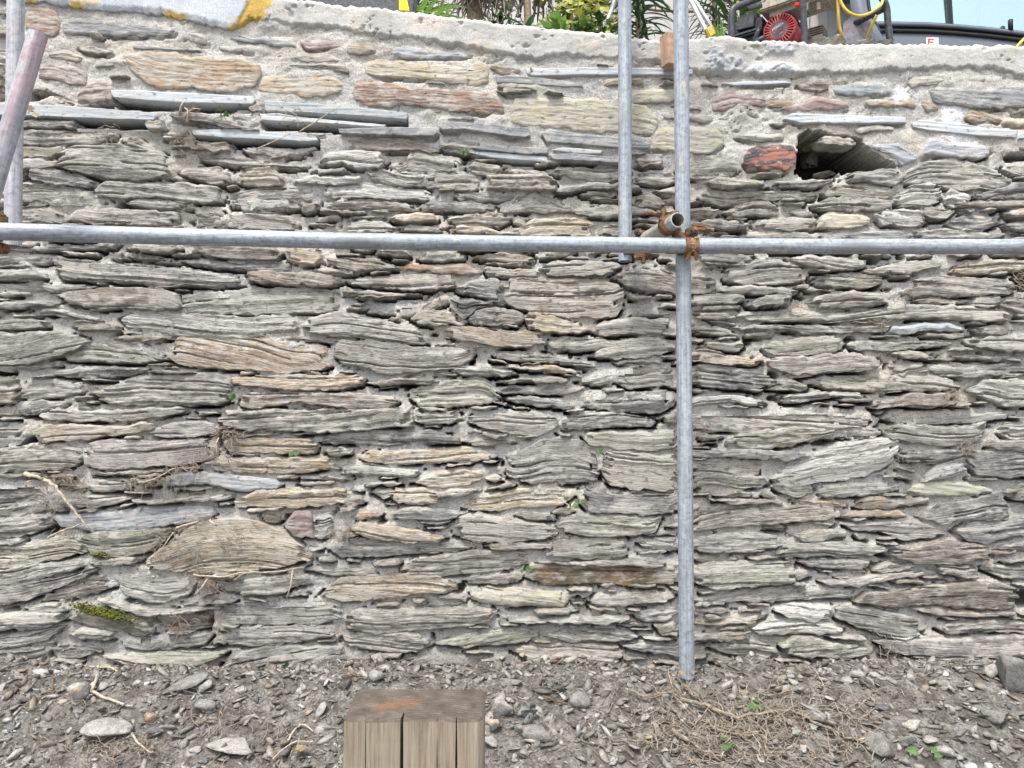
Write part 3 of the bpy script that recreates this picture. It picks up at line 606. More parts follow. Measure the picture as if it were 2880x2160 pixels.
8: """g:-80,470 0,425 250,430 500,445 700,445 740,455 600,490 350,500 150,515 0,510
o:-110,720 -50,670 0,630 200,620 400,610 620,650 620,700 400,720 200,740 0,745
w:0,170 120,185 130,220 60,240 0,240
e:140,160 280,150 290,190 230,200
o:240,180 300,145 450,150 550,195 520,220 400,225 280,210
d:470,180 600,150 770,150 740,165 600,195 530,200
o:650,240 720,190 900,160 1100,140 1270,150 1280,180 1200,230 1000,245 800,260 680,255
d:1280,170 1330,130 1450,170 1600,160 1840,160 1840,260 1700,270 1500,270 1350,270 1300,230
o:40,300 100,265 240,265 220,290 120,310
d:250,280 350,250 550,255 690,270 620,300 520,340 400,310 300,300
o:40,365 100,330 300,350 500,390 590,405 500,430 300,430 130,400
e:600,360 640,290 750,285 950,310 1150,350 1180,380 1100,410 900,430 720,420 610,395
g:940,290 1000,275 1170,285 1160,315 1060,315
e:1170,350 1200,290 1400,285 1750,300 1720,340 1690,380 1500,400 1300,395 1200,370
g:770,455 900,440 1150,445 1130,465 950,470 850,480
e:1100,500 1140,440 1250,415 1500,420 1560,440 1550,500 1450,525 1250,515
g:1600,440 1700,415 1840,410 1840,480 1700,470
e:310,580 400,530 600,500 800,485 1000,490 1010,540 900,580 700,600 500,610 380,600
g:650,640 720,610 900,605 985,605 980,640 850,665 700,655
q:1000,620 1040,550 1300,555 1550,570 1825,570 1850,610 1830,650 1600,660 1350,650 1150,665 1050,640
g:1040,535 1300,545 1600,520 1700,520 1790,560 1500,565 1200,555
w:510,740 600,715 690,730 680,755
h:695,700 740,685 950,690 1180,710 1240,740 1200,775 1000,775 780,765 710,740
e:1340,760 1400,720 1600,705 1825,715 1790,750 1650,775 1450,780
e:15,870 50,810 200,795 400,795 600,800 800,800 850,830 780,860 600,890 400,910 150,915 50,900
g:880,850 1100,840 1400,835 1560,840 1500,870 1200,865 950,860
e:0,960 100,930 300,920 480,940 490,1000 400,1030 200,1020 50,1000
e:490,990 600,960 800,910 950,900 1080,935 1000,980 850,990 650,1000
g:1090,940 1200,915 1500,910 1640,950 1500,970 1250,970
d:1560,825 1700,800 1840,800 1840,850 1650,860
d:1690,880 1840,850 1840,940 1740,930
e:920,1030 1050,1000 1250,985 1500,1005 1530,1050 1480,1090 1350,1100 1250,1080 1150,1100 1050,1090
d:1510,1000 1650,980 1840,990 1840,1050 1700,1040
g:330,1110 420,1070 600,1060 660,1090 640,1140 500,1160 400,1140
g:700,1080 850,1045 910,1070 800,1080
g:800,1160 850,1120 1000,1110 1170,1105 1180,1160 1050,1165 880,1195
g:0,1080 100,1075 180,1100 100,1115 0,1120
g:200,1100 330,1095 320,1130 220,1130
V:1385,60 1415,40 1420,110 1395,100
V:1410,105 1480,130 1600,148 1460,150""",
9: """e:490,140 520,100 700,120 720,150 640,190 520,160
g:720,170 760,130 950,110 1180,120 1180,150 950,185 780,185
y:1240,160 1260,120 1450,105 1590,125 1680,160 1500,175 1300,180
g:150,180 280,150 420,170 410,190 250,185
w:420,180 450,160 515,185 480,200
g:140,205 300,195 500,205 580,220 450,230 250,225
o:590,215 650,200 800,210 910,235 800,245 650,235
e:30,260 200,235 500,235 750,245 880,255 870,290 750,310 500,335 250,350 30,375
r:880,290 960,265 1170,262 1220,285 1000,300
k:930,240 1000,195 1100,190 1200,200 1340,190 1340,220 1150,240 1000,250
d:1270,290 1400,230 1600,200 1720,180 1775,240 1770,300 1600,315 1400,325
d:1740,160 1852,110 1930,110 1930,210 1800,200
g:860,340 1000,330 1200,310 1280,315 1440,380 1350,410 1200,415 1080,380 950,365
d:1480,380 1550,335 1700,320 1930,310 1930,390 1750,410 1650,435 1550,420
g:30,420 200,390 400,385 570,410 540,450 400,480 200,490 30,470
e:580,390 700,370 880,370 890,400 750,430 650,425
w:930,390 1020,395 1020,420 960,425
g:500,500 550,450 700,435 900,440 1110,460 1090,490 950,515 700,510 560,515
k:1120,490 1200,455 1400,430 1600,450 1670,470 1640,510 1450,540 1250,540
d:1680,460 1852,440 1930,440 1930,480 1750,480
g:30,520 200,510 320,530 300,545 100,545
g:340,515 450,500 520,510 400,530
V:1040,510 1100,495 1150,530 1100,535
e:40,590 150,550 400,540 600,550 610,600 600,650 400,665 200,680 80,660
g:600,590 680,590 710,625 600,650
g:620,540 750,525 950,530 1030,550 1000,575 850,580 700,570
g:1030,580 1100,545 1280,545 1310,560 1200,580 1080,600
g:740,640 900,640 1100,600 1310,590 1300,610 1100,640 950,670 800,660
k:1330,580 1400,555 1600,560 1610,620 1450,610
g:1620,580 1700,565 1852,570 1930,575 1930,630 1750,630
g:30,760 200,720 400,700 600,680 800,680 930,700 920,740 700,740 500,760 300,755
k:940,760 1000,710 1300,680 1550,650 1780,680 1810,740 1800,785 1600,790 1300,770 1100,775
g:30,810 200,790 280,810 200,825
w:480,800 600,770 810,780 820,830 700,860 560,830
d:820,800 950,790 1150,820 1310,850 1320,910 1200,955 1100,930 950,890 830,850
k:1240,790 1400,785 1600,810 1800,800 1800,825 1600,840 1350,820
k:1370,900 1500,870 1700,860 1930,880 1930,930 1700,920 1450,930
o:30,880 250,850 460,830 450,855 250,880
w:370,905 500,860 700,860 890,900 850,930 600,930 420,930
k:35,940 200,925 390,925 350,960 200,965 35,970
e:130,1010 250,975 380,960 480,1000 540,1040 400,1060 250,1040
e:520,990 600,950 700,950 800,980 1000,1000 1040,1030 900,1050 700,1050 570,1040
d:1040,970 1250,960 1500,960 1700,950 1930,930 1930,1030 1700,1050 1450,1060 1250,1040 1120,1010
g:150,1060 300,1080 560,1090 500,1105 250,1110 150,1090
g:690,1110 800,1080 1000,1090 1060,1110 950,1150 800,1170 700,1150
g:1010,1080 1200,1070 1500,1075 1780,1060 1790,1080 1600,1120 1400,1150 1200,1170 1080,1140
d:1790,1060 1930,1040 1930,1100 1830,1100
V:1810,720 1860,700 1930,700 1930,800 1840,800""",
}
# kind -> albedo, accent amount
KIND = dict(g=((.226, .218, .202), .35), d=((.158, .153, .146), .2), o=((.30, .262, .208), .8), r=((.22, .165, .138), .7), y=((.31, .30, .25), .8),
            b=((.28, .30, .322), .1), c=((.225, .235, .245), .35), w=((.35, .345, .325), .2), k=((.205, .186, .164), .45), p=((.205, .160, .152), .35),
            e=((.250, .238, .208), .4), f=((.33, .285, .225), .75), t=((.35, .315, .245), .3), i=((.40, .27, .21), .1), x=((.50, .10, .05), 0.),
            l=((.36, .39, .42), .12), n=((.185, .195, .205), .1), q=((.15, .115, .08), .7), h=((.27, .26, .20), .1), m=((.13, .125, .10), .4), K=((.11, .08, .055), .6))
WALL_D = 2.85
FLUSH = set('rcpfbytix')          # dressed faces set almost flush in thick pointing
SLAB = set('ln')
stones = []; voids = []
for t, s in SURVEY.items():
    x0, y0, z = TILE[t]
    for ln in s.splitlines():
        k, pts = ln.split(':'); P = np.array([[float(a) for a in q.split(',')] for q in pts.split()]) / z + (x0, y0)
        if k == 'W': P = np.concatenate([np.linspace(a, b, 6)[:-1] for a, b in zip(P, np.roll(P, -1, 0))]); P = P + rng.normal(0, 3.2, P.shape)
        if k in 'rcpfbyti': cc_ = P.mean(0); P = cc_ + (P - cc_) * (1.04, 1.10)
        if k not in 'VWlnx' and k not in 'rcpfbyti': cc_ = P.mean(0); P = cc_ + (P - cc_) * (1.025, 1.13)
        e_ = rng.uniform(40, 170); P[:, 0] += np.where(P[:, 0] <= 4, -e_, 0) + np.where(P[:, 0] >= 2905, e_, 0)     # stones that run on past the frame
        X, Z = atv(P[:, 0], P[:, 1], WALL_D); Q = np.stack([X, Z], 1)
        (voids if k in 'VW' else stones).append((k, Q, P[:, 1].mean()))
        if k == 'l' and 232 < P[:, 1].mean() < 420 and t < 3:       # open joint under a projecting slate
            L_ = Q[Q[:, 1] <= np.interp(Q[:, 0], [Q[:, 0].min(), Q[:, 0].max()], [Q[Q[:, 0].argmin(), 1], Q[Q[:, 0].argmax(), 1]])]; L_ = L_[L_[:, 0].argsort()]
            if len(L_) > 1: voids.append(('U', np.concatenate([L_ + (0, .004), L_[::-1] - (0, .032)]), P[:, 1].mean()))
        if k == 'K': voids.append(('V', Q, P[:, 1].mean()))
def area(Q): x, z = Q[:, 0], Q[:, 1]; return abs(np.dot(x, np.roll(z, 1)) - np.dot(z, np.roll(x, 1))) / 2

# coping lines (photo pixels)
def line_px(pts): a = np.array(pts, float); X, Z = atv(a[:, 0], a[:, 1], WALL_D); return X, Z
COP_B = line_px([(-700, -60), (0, 4), (70, 6), (143, 14), (208, 22), (260, 33), (317, 36), (390, 38), (455, 44), (508, 57), (565, 66), (640, 88), (664, 88), (712, 70), (781, 70), (868, 83), (960, 94), (1047, 111), (1155, 118), (1229, 128), (1329, 148), (1416, 156), (1472, 174), (1503, 176), (1576, 166), (1654, 172), (1741, 174), (1854, 183), (1942, 208), (2037, 218), (2150, 222), (2258, 217), (2310, 214), (2380, 222), (2484, 209), (2614, 205), (2788, 204), (2880, 226), (3500, 235)])
COP_T = line_px([(-700, -190), (0, -130), (600, -45), (820, -2), (960, 15), (1164, 37), (1281, 50), (1394, 65), (1498, 76), (1689, 93), (1785, 106), (1858, 113), (1942, 111), (2050, 102), (2107, 115), (2250, 119), (2397, 126), (2497, 122), (2614, 126), (2880, 130), (3500, 150)])

# ---------------------------------------------------------------- raster of the wall face
GX0, GX1, GZ0, GZ1, GS = -2.55, 2.55, -.14, 2.80, .0062
gx = np.arange(GX0, GX1 + GS, GS); gz = np.arange(GZ0, GZ1 + GS, GS); NX, NZ = len(gx), len(gz)
def raster(Q):
    i0 = max(0, int((Q[:, 0].min() - GX0) / GS)); i1 = min(NX, int((Q[:, 0].max() - GX0) / GS) + 2)
    j0 = max(0, int((Q[:, 1].min() - GZ0) / GS)); j1 = min(NZ, int((Q[:, 1].max() - GZ0) / GS) + 2)
    xx, zz = np.meshgrid(gx[i0:i1], gz[j0:j1]); ins = np.zeros(xx.shape, bool)
    for a, b in zip(Q, np.roll(Q, -1, 0)):
        if a[1] == b[1]: continue
        c = ((a[1] > zz) != (b[1] > zz)) & (xx < (b[0] - a[0]) * (zz - a[1]) / (b[1] - a[1]) + a[0]); ins ^= c
    return (slice(j0, j1), slice(i0, i1)), ins
cov = np.zeros((NZ, NX), bool); fl = np.zeros((NZ, NX), bool); vd = np.zeros((NZ, NX)); 
for k, Q, py in stones:
    sl, m = raster(Q); cov[sl] |= m
for k, Q, py in voids:
    sl, m = raster(Q); vd[sl] = np.maximum(vd[sl], m * (.40 if k == 'W' else .16 if k == 'U' else .12))
XX, ZZ = np.meshgrid(gx, gz)
copb = np.interp(gx, *COP_B); capline = ZZ > copb[None, :]
# how far into the pointed upper band (1) or the open lower wall (0)
_, zb = atv(0, 1, WALL_D)
band = np.interp(gx, *line_px([(-700, 330), (0, 330), (700, 400), (960, 430), (1300, 440), (1800, 470), (2200, 495), (2600, 470), (2880, 440), (3500, 440)]))
POINTED = sstep(-.02, .05, ZZ - band[None, :] + .03 * fbm(XX / .15, ZZ / .1, 3, 5))

# filler stones: small slivers where the survey leaves room, whole stones beyond the frame
occ = cov | capline | (vd > 0)
fill = []
fr = np.random.default_rng(11)
def try_fill(n, Lr, Hr, outside, lim):
    cnt = 0
    for _ in range(n):
        L = fr.uniform(*Lr); H = fr.uniform(*Hr)
        if outside: x = fr.choice([-1, 1]) * fr.uniform(1.9, 2.5); z = fr.uniform(-.1, 2.6)
        else: x = fr.uniform(-1.98, 1.98); z = fr.uniform(-.08, 2.42)
        a = int((x - L / 2 - GX0) / GS); b = int((x + L / 2 - GX0) / GS) + 1; c = int((z - H / 2 - GZ0) / GS); d = int((z + H / 2 - GZ0) / GS) + 1
        if a < 0 or c < 0 or b >= NX or d >= NZ: continue
        if occ[c:d, a:b].any(): continue
        jj = int((z - GZ0) / GS)
        if not outside and POINTED[jj, (a + b) // 2] > .4 and fr.random() > .08: continue
        occ[c:d, a:b] = True; n2 = fr.integers(3, 5)
        top = [(x - L / 2 + L * (i + .5) / n2 + fr.normal(0, L * .05), z + H / 2 * fr.uniform(.6, 1.1)) for i in range(n2)]
        bot = [(x - L / 2 + L * (i + .5) / n2 + fr.normal(0, L * .05), z - H / 2 * fr.uniform(.6, 1.1)) for i in range(n2)]
        sh = fr.normal(0, .06) * L
        Q = np.array([(x - L / 2, z + fr.uniform(-.3, .3) * H)] + sorted(top) + [(x + L / 2, z + fr.uniform(-.3, .3) * H)] + sorted(bot)[::-1])
        Q[:, 1] += (Q[:, 0] - x) / L * sh
        fill.append((fr.choice(list('ggdewok'), p=[.27, .15, .2, .13, .1, .08, .07]), Q, 900)); sl, m = raster(Q); cov[sl] |= m; cnt += 1
        if cnt >= lim: break
try_fill(2500, (.22, .42), (.05, .085), True, 200)
try_fill(3000, (.10, .22), (.025, .05), True, 260)
def try_fill_pointed(n, lim):
    cnt = 0
    for _ in range(n):
        L = fr.uniform(.09, .26); H = fr.uniform(.022, .05); x = fr.uniform(-1.98, 1.98); z = fr.uniform(1.7, 2.5)
        a = int((x - L / 2 - GX0) / GS); b = int((x + L / 2 - GX0) / GS) + 1; c = int((z - H / 2 - GZ0) / GS); d = int((z + H / 2 - GZ0) / GS) + 1
        if d >= NZ or occ[c - 1:d + 1, a - 2:b + 2].any() or POINTED[c, (a + b) // 2] < .6: continue
        occ[c:d, a:b] = True; n2 = 3
        top = [(x - L / 2 + L * (i + .5) / n2 + fr.normal(0, L * .06), z + H / 2 * fr.uniform(.6, 1.1)) for i in range(n2)]; bot = [(x - L / 2 + L * (i + .5) / n2 + fr.normal(0, L * .06), z - H / 2 * fr.uniform(.6, 1.1)) for i in range(n2)]
        Q = np.array([(x - L / 2, z + fr.uniform(-.4, .1) * H), (x - L / 2, z + .3 * H)] + sorted(top) + [(x + L / 2, z + fr.uniform(-.1, .4) * H), (x + L / 2, z - .3 * H)] + sorted(bot)[::-1])
        Q[:, 1] += (Q[:, 0] - x) * fr.normal(-.03, .04); fill2.append(('t', Q, 300)); sl, m = raster(Q); cov[sl] |= m; cnt += 1
        if cnt >= lim: break
fill2 = []; try_fill_pointed(9000, 55)
try_fill(12000, (.10, .22), (.014, .024), False, 150)
try_fill(20000, (.06, .15), (.008, .014), False, 300)

# ---------------------------------------------------------------- mortar bed: one relief sheet with real depth
def blur(a, r):
    k = np.ones(2 * r + 1) / (2 * r + 1)
    a = np.apply_along_axis(lambda v: np.convolve(v, k, 'same'), 0, a)
    return np.apply_along_axis(lambda v: np.convolve(v, k, 'same'), 1, a)
cf = cov.astype(float)
near = blur(blur(cf, 2), 2)
under = np.zeros_like(cf)
for s in (1, 2): under[:-s] = np.maximum(under[:-s], cf[s:])
under = under * (1 - cf)
side = np.zeros_like(cf); side[:, 2:] = np.maximum(side[:, 2:], cf[:, :-2]); side[:, :-2] = np.maximum(side[:, :-2], cf[:, 2:]); side *= (1 - cf)
d = -.015 + .011 * fbm(XX / .11, ZZ / .06, 4, 3) + .012 * (near - .5) + .006 * fbm(XX / .018, ZZ / .012, 4, 9)
g1 = fbm(XX / .13, ZZ / .05, 3, 21); g2 = fbm(XX / .06, ZZ / .05, 3, 22)
d -= under * sstep(-.2, .2, g1) * .09
d -= side * sstep(.25, .5, g2) * .05
d -= sstep(.46, .58, fbm(XX / .10, ZZ / .035, 3, 23)) * .055 * (1 - cf)
dp = -.002 + .012 * fbm(XX / .08, ZZ / .05, 4, 33) + .0035 * fbm(XX / .020, ZZ / .012, 4, 19) - .010 * sstep(.03, .0, np.abs(fbm(XX / .16, ZZ / .07, 3, 35))) * sstep(0, .3, fbm(XX / .3, ZZ / .2, 2, 36)) - under * sstep(.1, .5, g1) * .02
d = d * (1 - POINTED) + dp * POINTED
vs_ = blur(vd, 1); d = np.where(vd > 0, -vs_ * (1 + .3 * fbm(XX / .07, ZZ / .06, 3, 8)), d)
mcol = np.empty((NZ, NX, 3)); mcol[:] = (.46, .448, .42)
n = sstep(-.1, .5, fbm(XX / .22, ZZ / .12, 3, 41))[..., None]; mcol = mcol * (1 - n * .35) + np.array((.46, .40, .32)) * n * .35      # sandier batches
n = sstep(.1, .5, fbm(XX / .3, ZZ / .15, 3, 45))[..., None]; mcol = mcol * (1 - n * .6) + np.array((.36, .37, .37)) * n * .6          # greyer cement repairs
mcol = mcol * (1 - POINTED[..., None]) + (mcol * 1.02 + .01) * POINTED[..., None]
soil = sstep(.25, .05, ZZ + .1 * fbm(XX / .2, ZZ / .1, 3, 47))[..., None]; mcol = mcol * (1 - .45 * soil) + np.array((.19, .165, .135)) * .45 * soil
earth_shade = sstep(.035, .075, -d)[..., None] * (1 - POINTED[..., None] * .5 * (vd < .2)[..., None]); mcol = mcol * (1 - earth_shade * .85) + np.array((.075, .063, .05)) * earth_shade * .85   # brown soil fill in joints and hole, darkened with depth as painted shade
def splash(px, py, rx, ry, col, th=.5, sd=1):
    global mcol
    x, z = atv(px, py, WALL_D); r = np.hypot((XX - x) / (rx / 735), (ZZ - z) / (ry / 735)) + .5 * fbm(XX / .03, ZZ / .03, 4, sd)
    m = sstep(1.05, .75, r)[..., None] * th; mcol = mcol * (1 - m) + np.array(col) * m
for a in [(2680, 318, 42, 42, (.75, .76, .78), .95, 61), (2690, 362, 30, 30, (.75, .76, .78), .95, 62), (2705, 400, 48, 28, (.72, .73, .75), .9, 63), (2530, 262, 26, 26, (.72, .73, .75), .9, 64)]: splash(*a)
keep = ZZ < copb[None, :] + .035
idx = np.full(NX * NZ, -1); V = np.stack([XX, WALL_D - d, ZZ], -1).reshape(-1, 3)
fc = grid_faces(NZ, NX); kf = keep.ravel()[fc].all(1)
cov_in = (cov & np.roll(cov, 2, 0) & np.roll(cov, -2, 0) & np.roll(cov, 2, 1) & np.roll(cov, -2, 1) & np.roll(cov, 4, 1) & np.roll(cov, -4, 1) & np.roll(cov, 4, 0) & np.roll(cov, -4, 0)).ravel()
fc = fc[kf & ~cov_in[fc].all(1)]
used = np.unique(fc); idx[used] = np.arange(len(used))
wall = thing('stone_wall', 'tall rough slate retaining wall bedded in pale mortar under a concrete coping', 'wall', (0, WALL_D, 0))
def wpart(o): return reparent(o, wall)
mo = link('mortar', mesh_np('mortar', V[used], idx[fc], col=mcol.reshape(-1, 3)[used], smooth=True), M_MORTAR); wpart(mo)
# the body of the wall behind the face
mb = MB(); mb.box((0, WALL_D + .53, 1.1), (5.1, .22, 2.5)); wpart(mb.build('wall_core', plain('earth_core', (.11, .09, .07))))

# ---------------------------------------------------------------- one stone
def stone_arrays(k, Q, seed, coarse=1., py=900):
    r = np.random.default_rng(seed)
    xmin, xmax = Q[:, 0].min(), Q[:, 0].max(); zmin, zmax = Q[:, 1].min(), Q[:, 1].max()
    L = xmax - xmin; H = zmax - zmin
    nc = int(np.clip(L / (.0056 * coarse), 8, 130)); x = np.linspace(xmin, xmax, nc)
    top = np.full(nc, -9.); bot = np.full(nc, 9.)
    for a, b in zip(Q, np.roll(Q, -1, 0)):
        lo, hi = (a, b) if a[0] <= b[0] else (b, a)
        m = (x >= lo[0] - 1e-6) & (x <= hi[0] + 1e-6)
        zz = lo[1] + (hi[1] - lo[1]) * np.clip((x[m] - lo[0]) / max(hi[0] - lo[0], 1e-6), 0, 1)
        if hi[0] - lo[0] < 1e-5: zz = None; top[m] = np.maximum(top[m], max(a[1], b[1])); bot[m] = np.minimum(bot[m], min(a[1], b[1]))
        else: top[m] = np.maximum(top[m], zz); bot[m] = np.minimum(bot[m], zz)
    slab = k in SLAB; flush = k in FLUSH
    rag = .0010 if slab else (.0050 if flush else .0046)
    def ang(sp):                                     # angular chipping: straight runs between random knots
        kx = np.cumsum(np.r_[xmin - .01, r.uniform(.4, 1.6, int(L / sp) + 4) * sp]); return np.interp(x, kx, r.normal(0, 1, len(kx)))
    top = top + rag * (.62 * ang(.034) + .30 * ang(.012)); bot = bot + rag * (.68 * ang(.030) + .34 * ang(.011))
    mid = (top + bot) / 2; th = np.maximum(top - bot, .004); top = mid + th / 2; bot = mid - th / 2
    nr = int(np.clip(H / (.0037 * coarse), 5, 56)); v = np.linspace(0, 1, nr)[:, None]
    z = bot[None] + (top - bot)[None] * v; xx = np.broadcast_to(x[None], z.shape)
    kern = np.ones(max(3, nc // 6) | 1); pad = len(kern) // 2
    ms = np.convolve(np.pad(mid, pad, 'edge'), kern / kern.sum(), 'valid')
    s = z - ms[None]
    et = top[None] - z; eb = z - bot[None]; el = xx - xmin; er = xmax - xx
    if slab:
        off = r.uniform(.005, .012) if k == 'l' else (r.uniform(.010, .028) if py > 250 else .004); A, B, t = .0006, .0008, .008
        wt, at_, wb, ab, we, ae = .001, .0005, .001, .0005, .002, .002
    elif flush:
        off = r.uniform(.002, .010) if py < 470 else r.uniform(.003, .013); A, B, t = .0012, .0012, r.uniform(.010, .02)
        wt, at_, wb, ab, we, ae = .016, .006, .012, .004, .022, .009
    else:
        off = float(np.clip(r.normal(.007, .008), -.003, .028)); A, B, t = r.uniform(.0022, .0048), r.uniform(.0018, .0045), r.uniform(.008, .020)
        wt, at_, wb, ab, we, ae = min(.014, .3 * H), r.uniform(.004, .014), min(.006, .15 * H), .005, .014, .012
    if k == 'x': A = B = .0004; rag = .002
    if k == 'K': off = -.03
    if k == 'h': A = B = .001; wt, at_, wb, ab = .025, .012, .025, .012
    fol = r.normal(0, .05)
    Lk = (s + fol * (xx - xx.mean())) / t + .42 * fbm(xx / .16, s / .05, 2, seed + 9) + .10 * vnoise(xx / .012, s / .01, seed + 11)
    kk = np.floor(Lk); fr_ = Lk - kk
    lay = A * vnoise(xx / .07, kk * 1., seed + 17) + B * hsh(kk.astype(np.int64), np.full(kk.shape, 3), seed)
    lay += -.22 * A * sstep(.2, .0, fr_)           # notch between the leaves of rock
    lay += A * .25 * vnoise(xx / .03, kk * 1. + 50, seed + 3)
    k2 = np.floor(Lk * t / .0042 + .6 * fbm(xx / .07, s / .03, 2, seed + 19)); lay += (0 if slab else .0017 if not flush else .0012) * vnoise(xx / .06, k2, seed + 23)   # thin leaves
    dd = off + lay + .0016 * fbm(xx / .02, z / .006, 3, seed + 2) * (0.3 if slab else 1)
    dd = dd - at_ * np.clip(1 - et / wt, 0, 1) ** 1.6 - ab * np.clip(1 - eb / wb, 0, 1) ** 2
    dd = dd - ae * np.clip(1 - el / we, 0, 1) ** 1.5 - ae * np.clip(1 - er / we, 0, 1) ** 1.5
    if not slab and not flush:
        cl = .05 * np.abs(hsh(kk.astype(np.int64), np.full(kk.shape, 7), seed)) ** 1.3 * min(1, L / .2); cr = .05 * np.abs(hsh(kk.astype(np.int64), np.full(kk.shape, 8), seed)) ** 1.3 * min(1, L / .2)
        dd = dd - .028 * (el < cl) - .028 * (er < cr)
        dd = dd + r.normal(0, .03) * (xx - xx.mean()) * min(1, .12 / L) + r.normal(-.04, .10) * s     # tilt of the face
        big = fbm(xx / .12, z / .05, 3, seed + 40); dd = dd + .004 * big - .006 * sstep(.15, .35, big - .25)
        lo_ = np.minimum(dd, off - .006)
        sk = s + fol * (xx - xx.mean()) + .005 * fbm(xx / .14, 0 * s, 2, seed + 51)
        for q_ in range(int(H / .048)):              # open cleavage cracks that split thick stones into leaves
            s0 = r.uniform(-.36, .36) * H; mk_ = sstep(-.15, .05, vnoise(xx / .11 + q_ * 9.1, xx * 0, seed + 53)); dd = dd - .016 * sstep(.0034, .0010, np.abs(sk - s0)) * mk_ + r.normal(0, .0035) * (sk > s0)
        lo_ = np.minimum(lo_, dd)
        for _ in range(3):                           # broken cleavage planes with crisp arrises
            dd = np.minimum(dd, off + r.uniform(.001, .008) + r.normal(0, .05) * (xx - r.uniform(xmin, xmax)) * min(1, .15 / L) + r.normal(0, .22) * (s - r.uniform(-.3, .3) * H) + .35 * lay)
        dd = np.maximum(dd, lo_)
    # skirt back into the bed
    Vv = np.stack([xx, WALL_D - dd, z], -1)
    P = np.zeros((nr + 2, nc + 2, 3)); P[1:-1, 1:-1] = Vv
    P[0, 1:-1] = Vv[0]; P[-1, 1:-1] = Vv[-1]; P[1:-1, 0] = Vv[:, 0]; P[1:-1, -1] = Vv[:, -1]
    P[0, 0] = Vv[0, 0]; P[0, -1] = Vv[0, -1]; P[-1, 0] = Vv[-1, 0]; P[-1, -1] = Vv[-1, -1]
    back = WALL_D + .075
    for e in (P[0], P[-1], P[:, 0], P[:, -1]): e[:, 1] = back
    uv = np.zeros((nr + 2, nc + 2, 2)); ou = r.uniform(0, 50, 2); uv[1:-1, 1:-1, 0] = xx + ou[0]; uv[1:-1, 1:-1, 1] = s + fol * xx + .004 * fbm(xx / .13, s / .04, 2, seed + 9) + ou[1]
    uv[0, 1:-1] = uv[1, 1:-1] - (0, .09); uv[-1, 1:-1] = uv[-2, 1:-1] + (0, .09); uv[:, 0] = uv[:, 1] - (.09, 0); uv[:, -1] = uv[:, -2] + (.09, 0)
    return P.reshape(-1, 3), grid_faces(nr + 2, nc + 2), uv.reshape(-1, 2)
def stone_color(k, r):
    c, a = KIND[k]; f = r.uniform(.82, 1.2); tint = r.normal(0, .012, 3)
    return [float(max(.02, x * f * (1 + q))) for x, q in zip(c, tint)] + [a * float(r.uniform(.5, 1))]
MOSS = plain('moss', (.11, .115, .02), .95, var=.5, sc=120, bump=1)
def brick_mat():
    M = Mt('painted_brick', .8); P = M.n('NewGeometry').outputs['Position']
    n = M.noise(M.scale(P, (.6, 1, 1.6)), 20., 6, .65, .3)
    c = M.mix(M.ramp(n, (.46, 0.), (.55, 1.)), (.30, .14, .11), (.07, .068, .07))
    c = M.mix(M.ramp(M.noise(P, 40., 6, .7), (.58, 0.), (.64, .8)), c, (.43, .40, .36)); M.col(c); M.bump(n, .4, .004); return M.m
M_BRICK = brick_mat()
stones.sort(key=lambda q: -area(q[1]))
rest = []; nst = 0; stone_faces = 0
for i, (k, Q, py) in enumerate(stones):
    if k not in SLAB and k != 'x':
        if nst >= 300: rest.append((k, Q, py)); continue
        nst += 1
    V, f, uv = stone_arrays(k, Q, 1000 + i * 13, py=py); stone_faces += len(f)
    nm = 'slate_slab' if k in SLAB else ('brick' if k == 'x' else 'stone')
    mt = {'y': M_YSTONE, 'r': M_RSTONE, 'f': M_RSTONE, 'q': M_RSTONE, 'l': M_SLATE, 'n': M_SLATE, 'b': M_SLATE, 'x': M_BRICK, 'c': M_FLUSH, 'p': M_FLUSH, 't': M_FLUSH, 'i': M_FLUSH, 'h': M_FLUSH}.get(k, M_STONE)
    o = link(nm, mesh_np(nm, V, f, uv), mt); o.color = stone_color(k, np.random.default_rng(i + 5)); wpart(o)
    if k == 'x': o['label'] = 'brick set in the wall with flaking orange and black paint'
    if k == 'm':
        mV = V.reshape(-1, 3)
def join_arrays(lst, coarse, seed):
    VV, FF, UU = [], [], []; b = 0
    for i, (k, Q, py) in enumerate(lst):
        V, f, uv = stone_arrays(k, Q, seed + i * 17, coarse, py); VV.append(V); FF.append(f + b); UU.append(uv); b += len(V)
    return np.concatenate(VV), np.concatenate(FF), np.concatenate(UU)
for nm, lst, co in (('small_stones', [q for q in rest if q[0] in 'gdenwk'], .9), ('warm_small_stones', [q for q in rest if q[0] not in 'gdenwk'], .9), ('stone_slivers', fill, 1.25), ('pale_small_stones', fill2, 1.)):
    if not lst: continue
    V, f, uv = join_arrays(lst, co, 9000); stone_faces += len(f)
    o = link(nm, mesh_np(nm, V, f, uv), M_FLUSH if nm == 'pale_small_stones' else M_STONE); o.color = (.205, .190, .165, .3) if nm in ('small_stones', 'stone_slivers') else (.27, .22, .17, .6) if nm == 'warm_small_stones' else (.31, .295, .265, .5); o['kind'] = 'stuff'; wpart(o)
print('stones', nst, 'rest', len(rest), 'fill', len(fill), 'faces', stone_faces, 'mortar', len(fc))

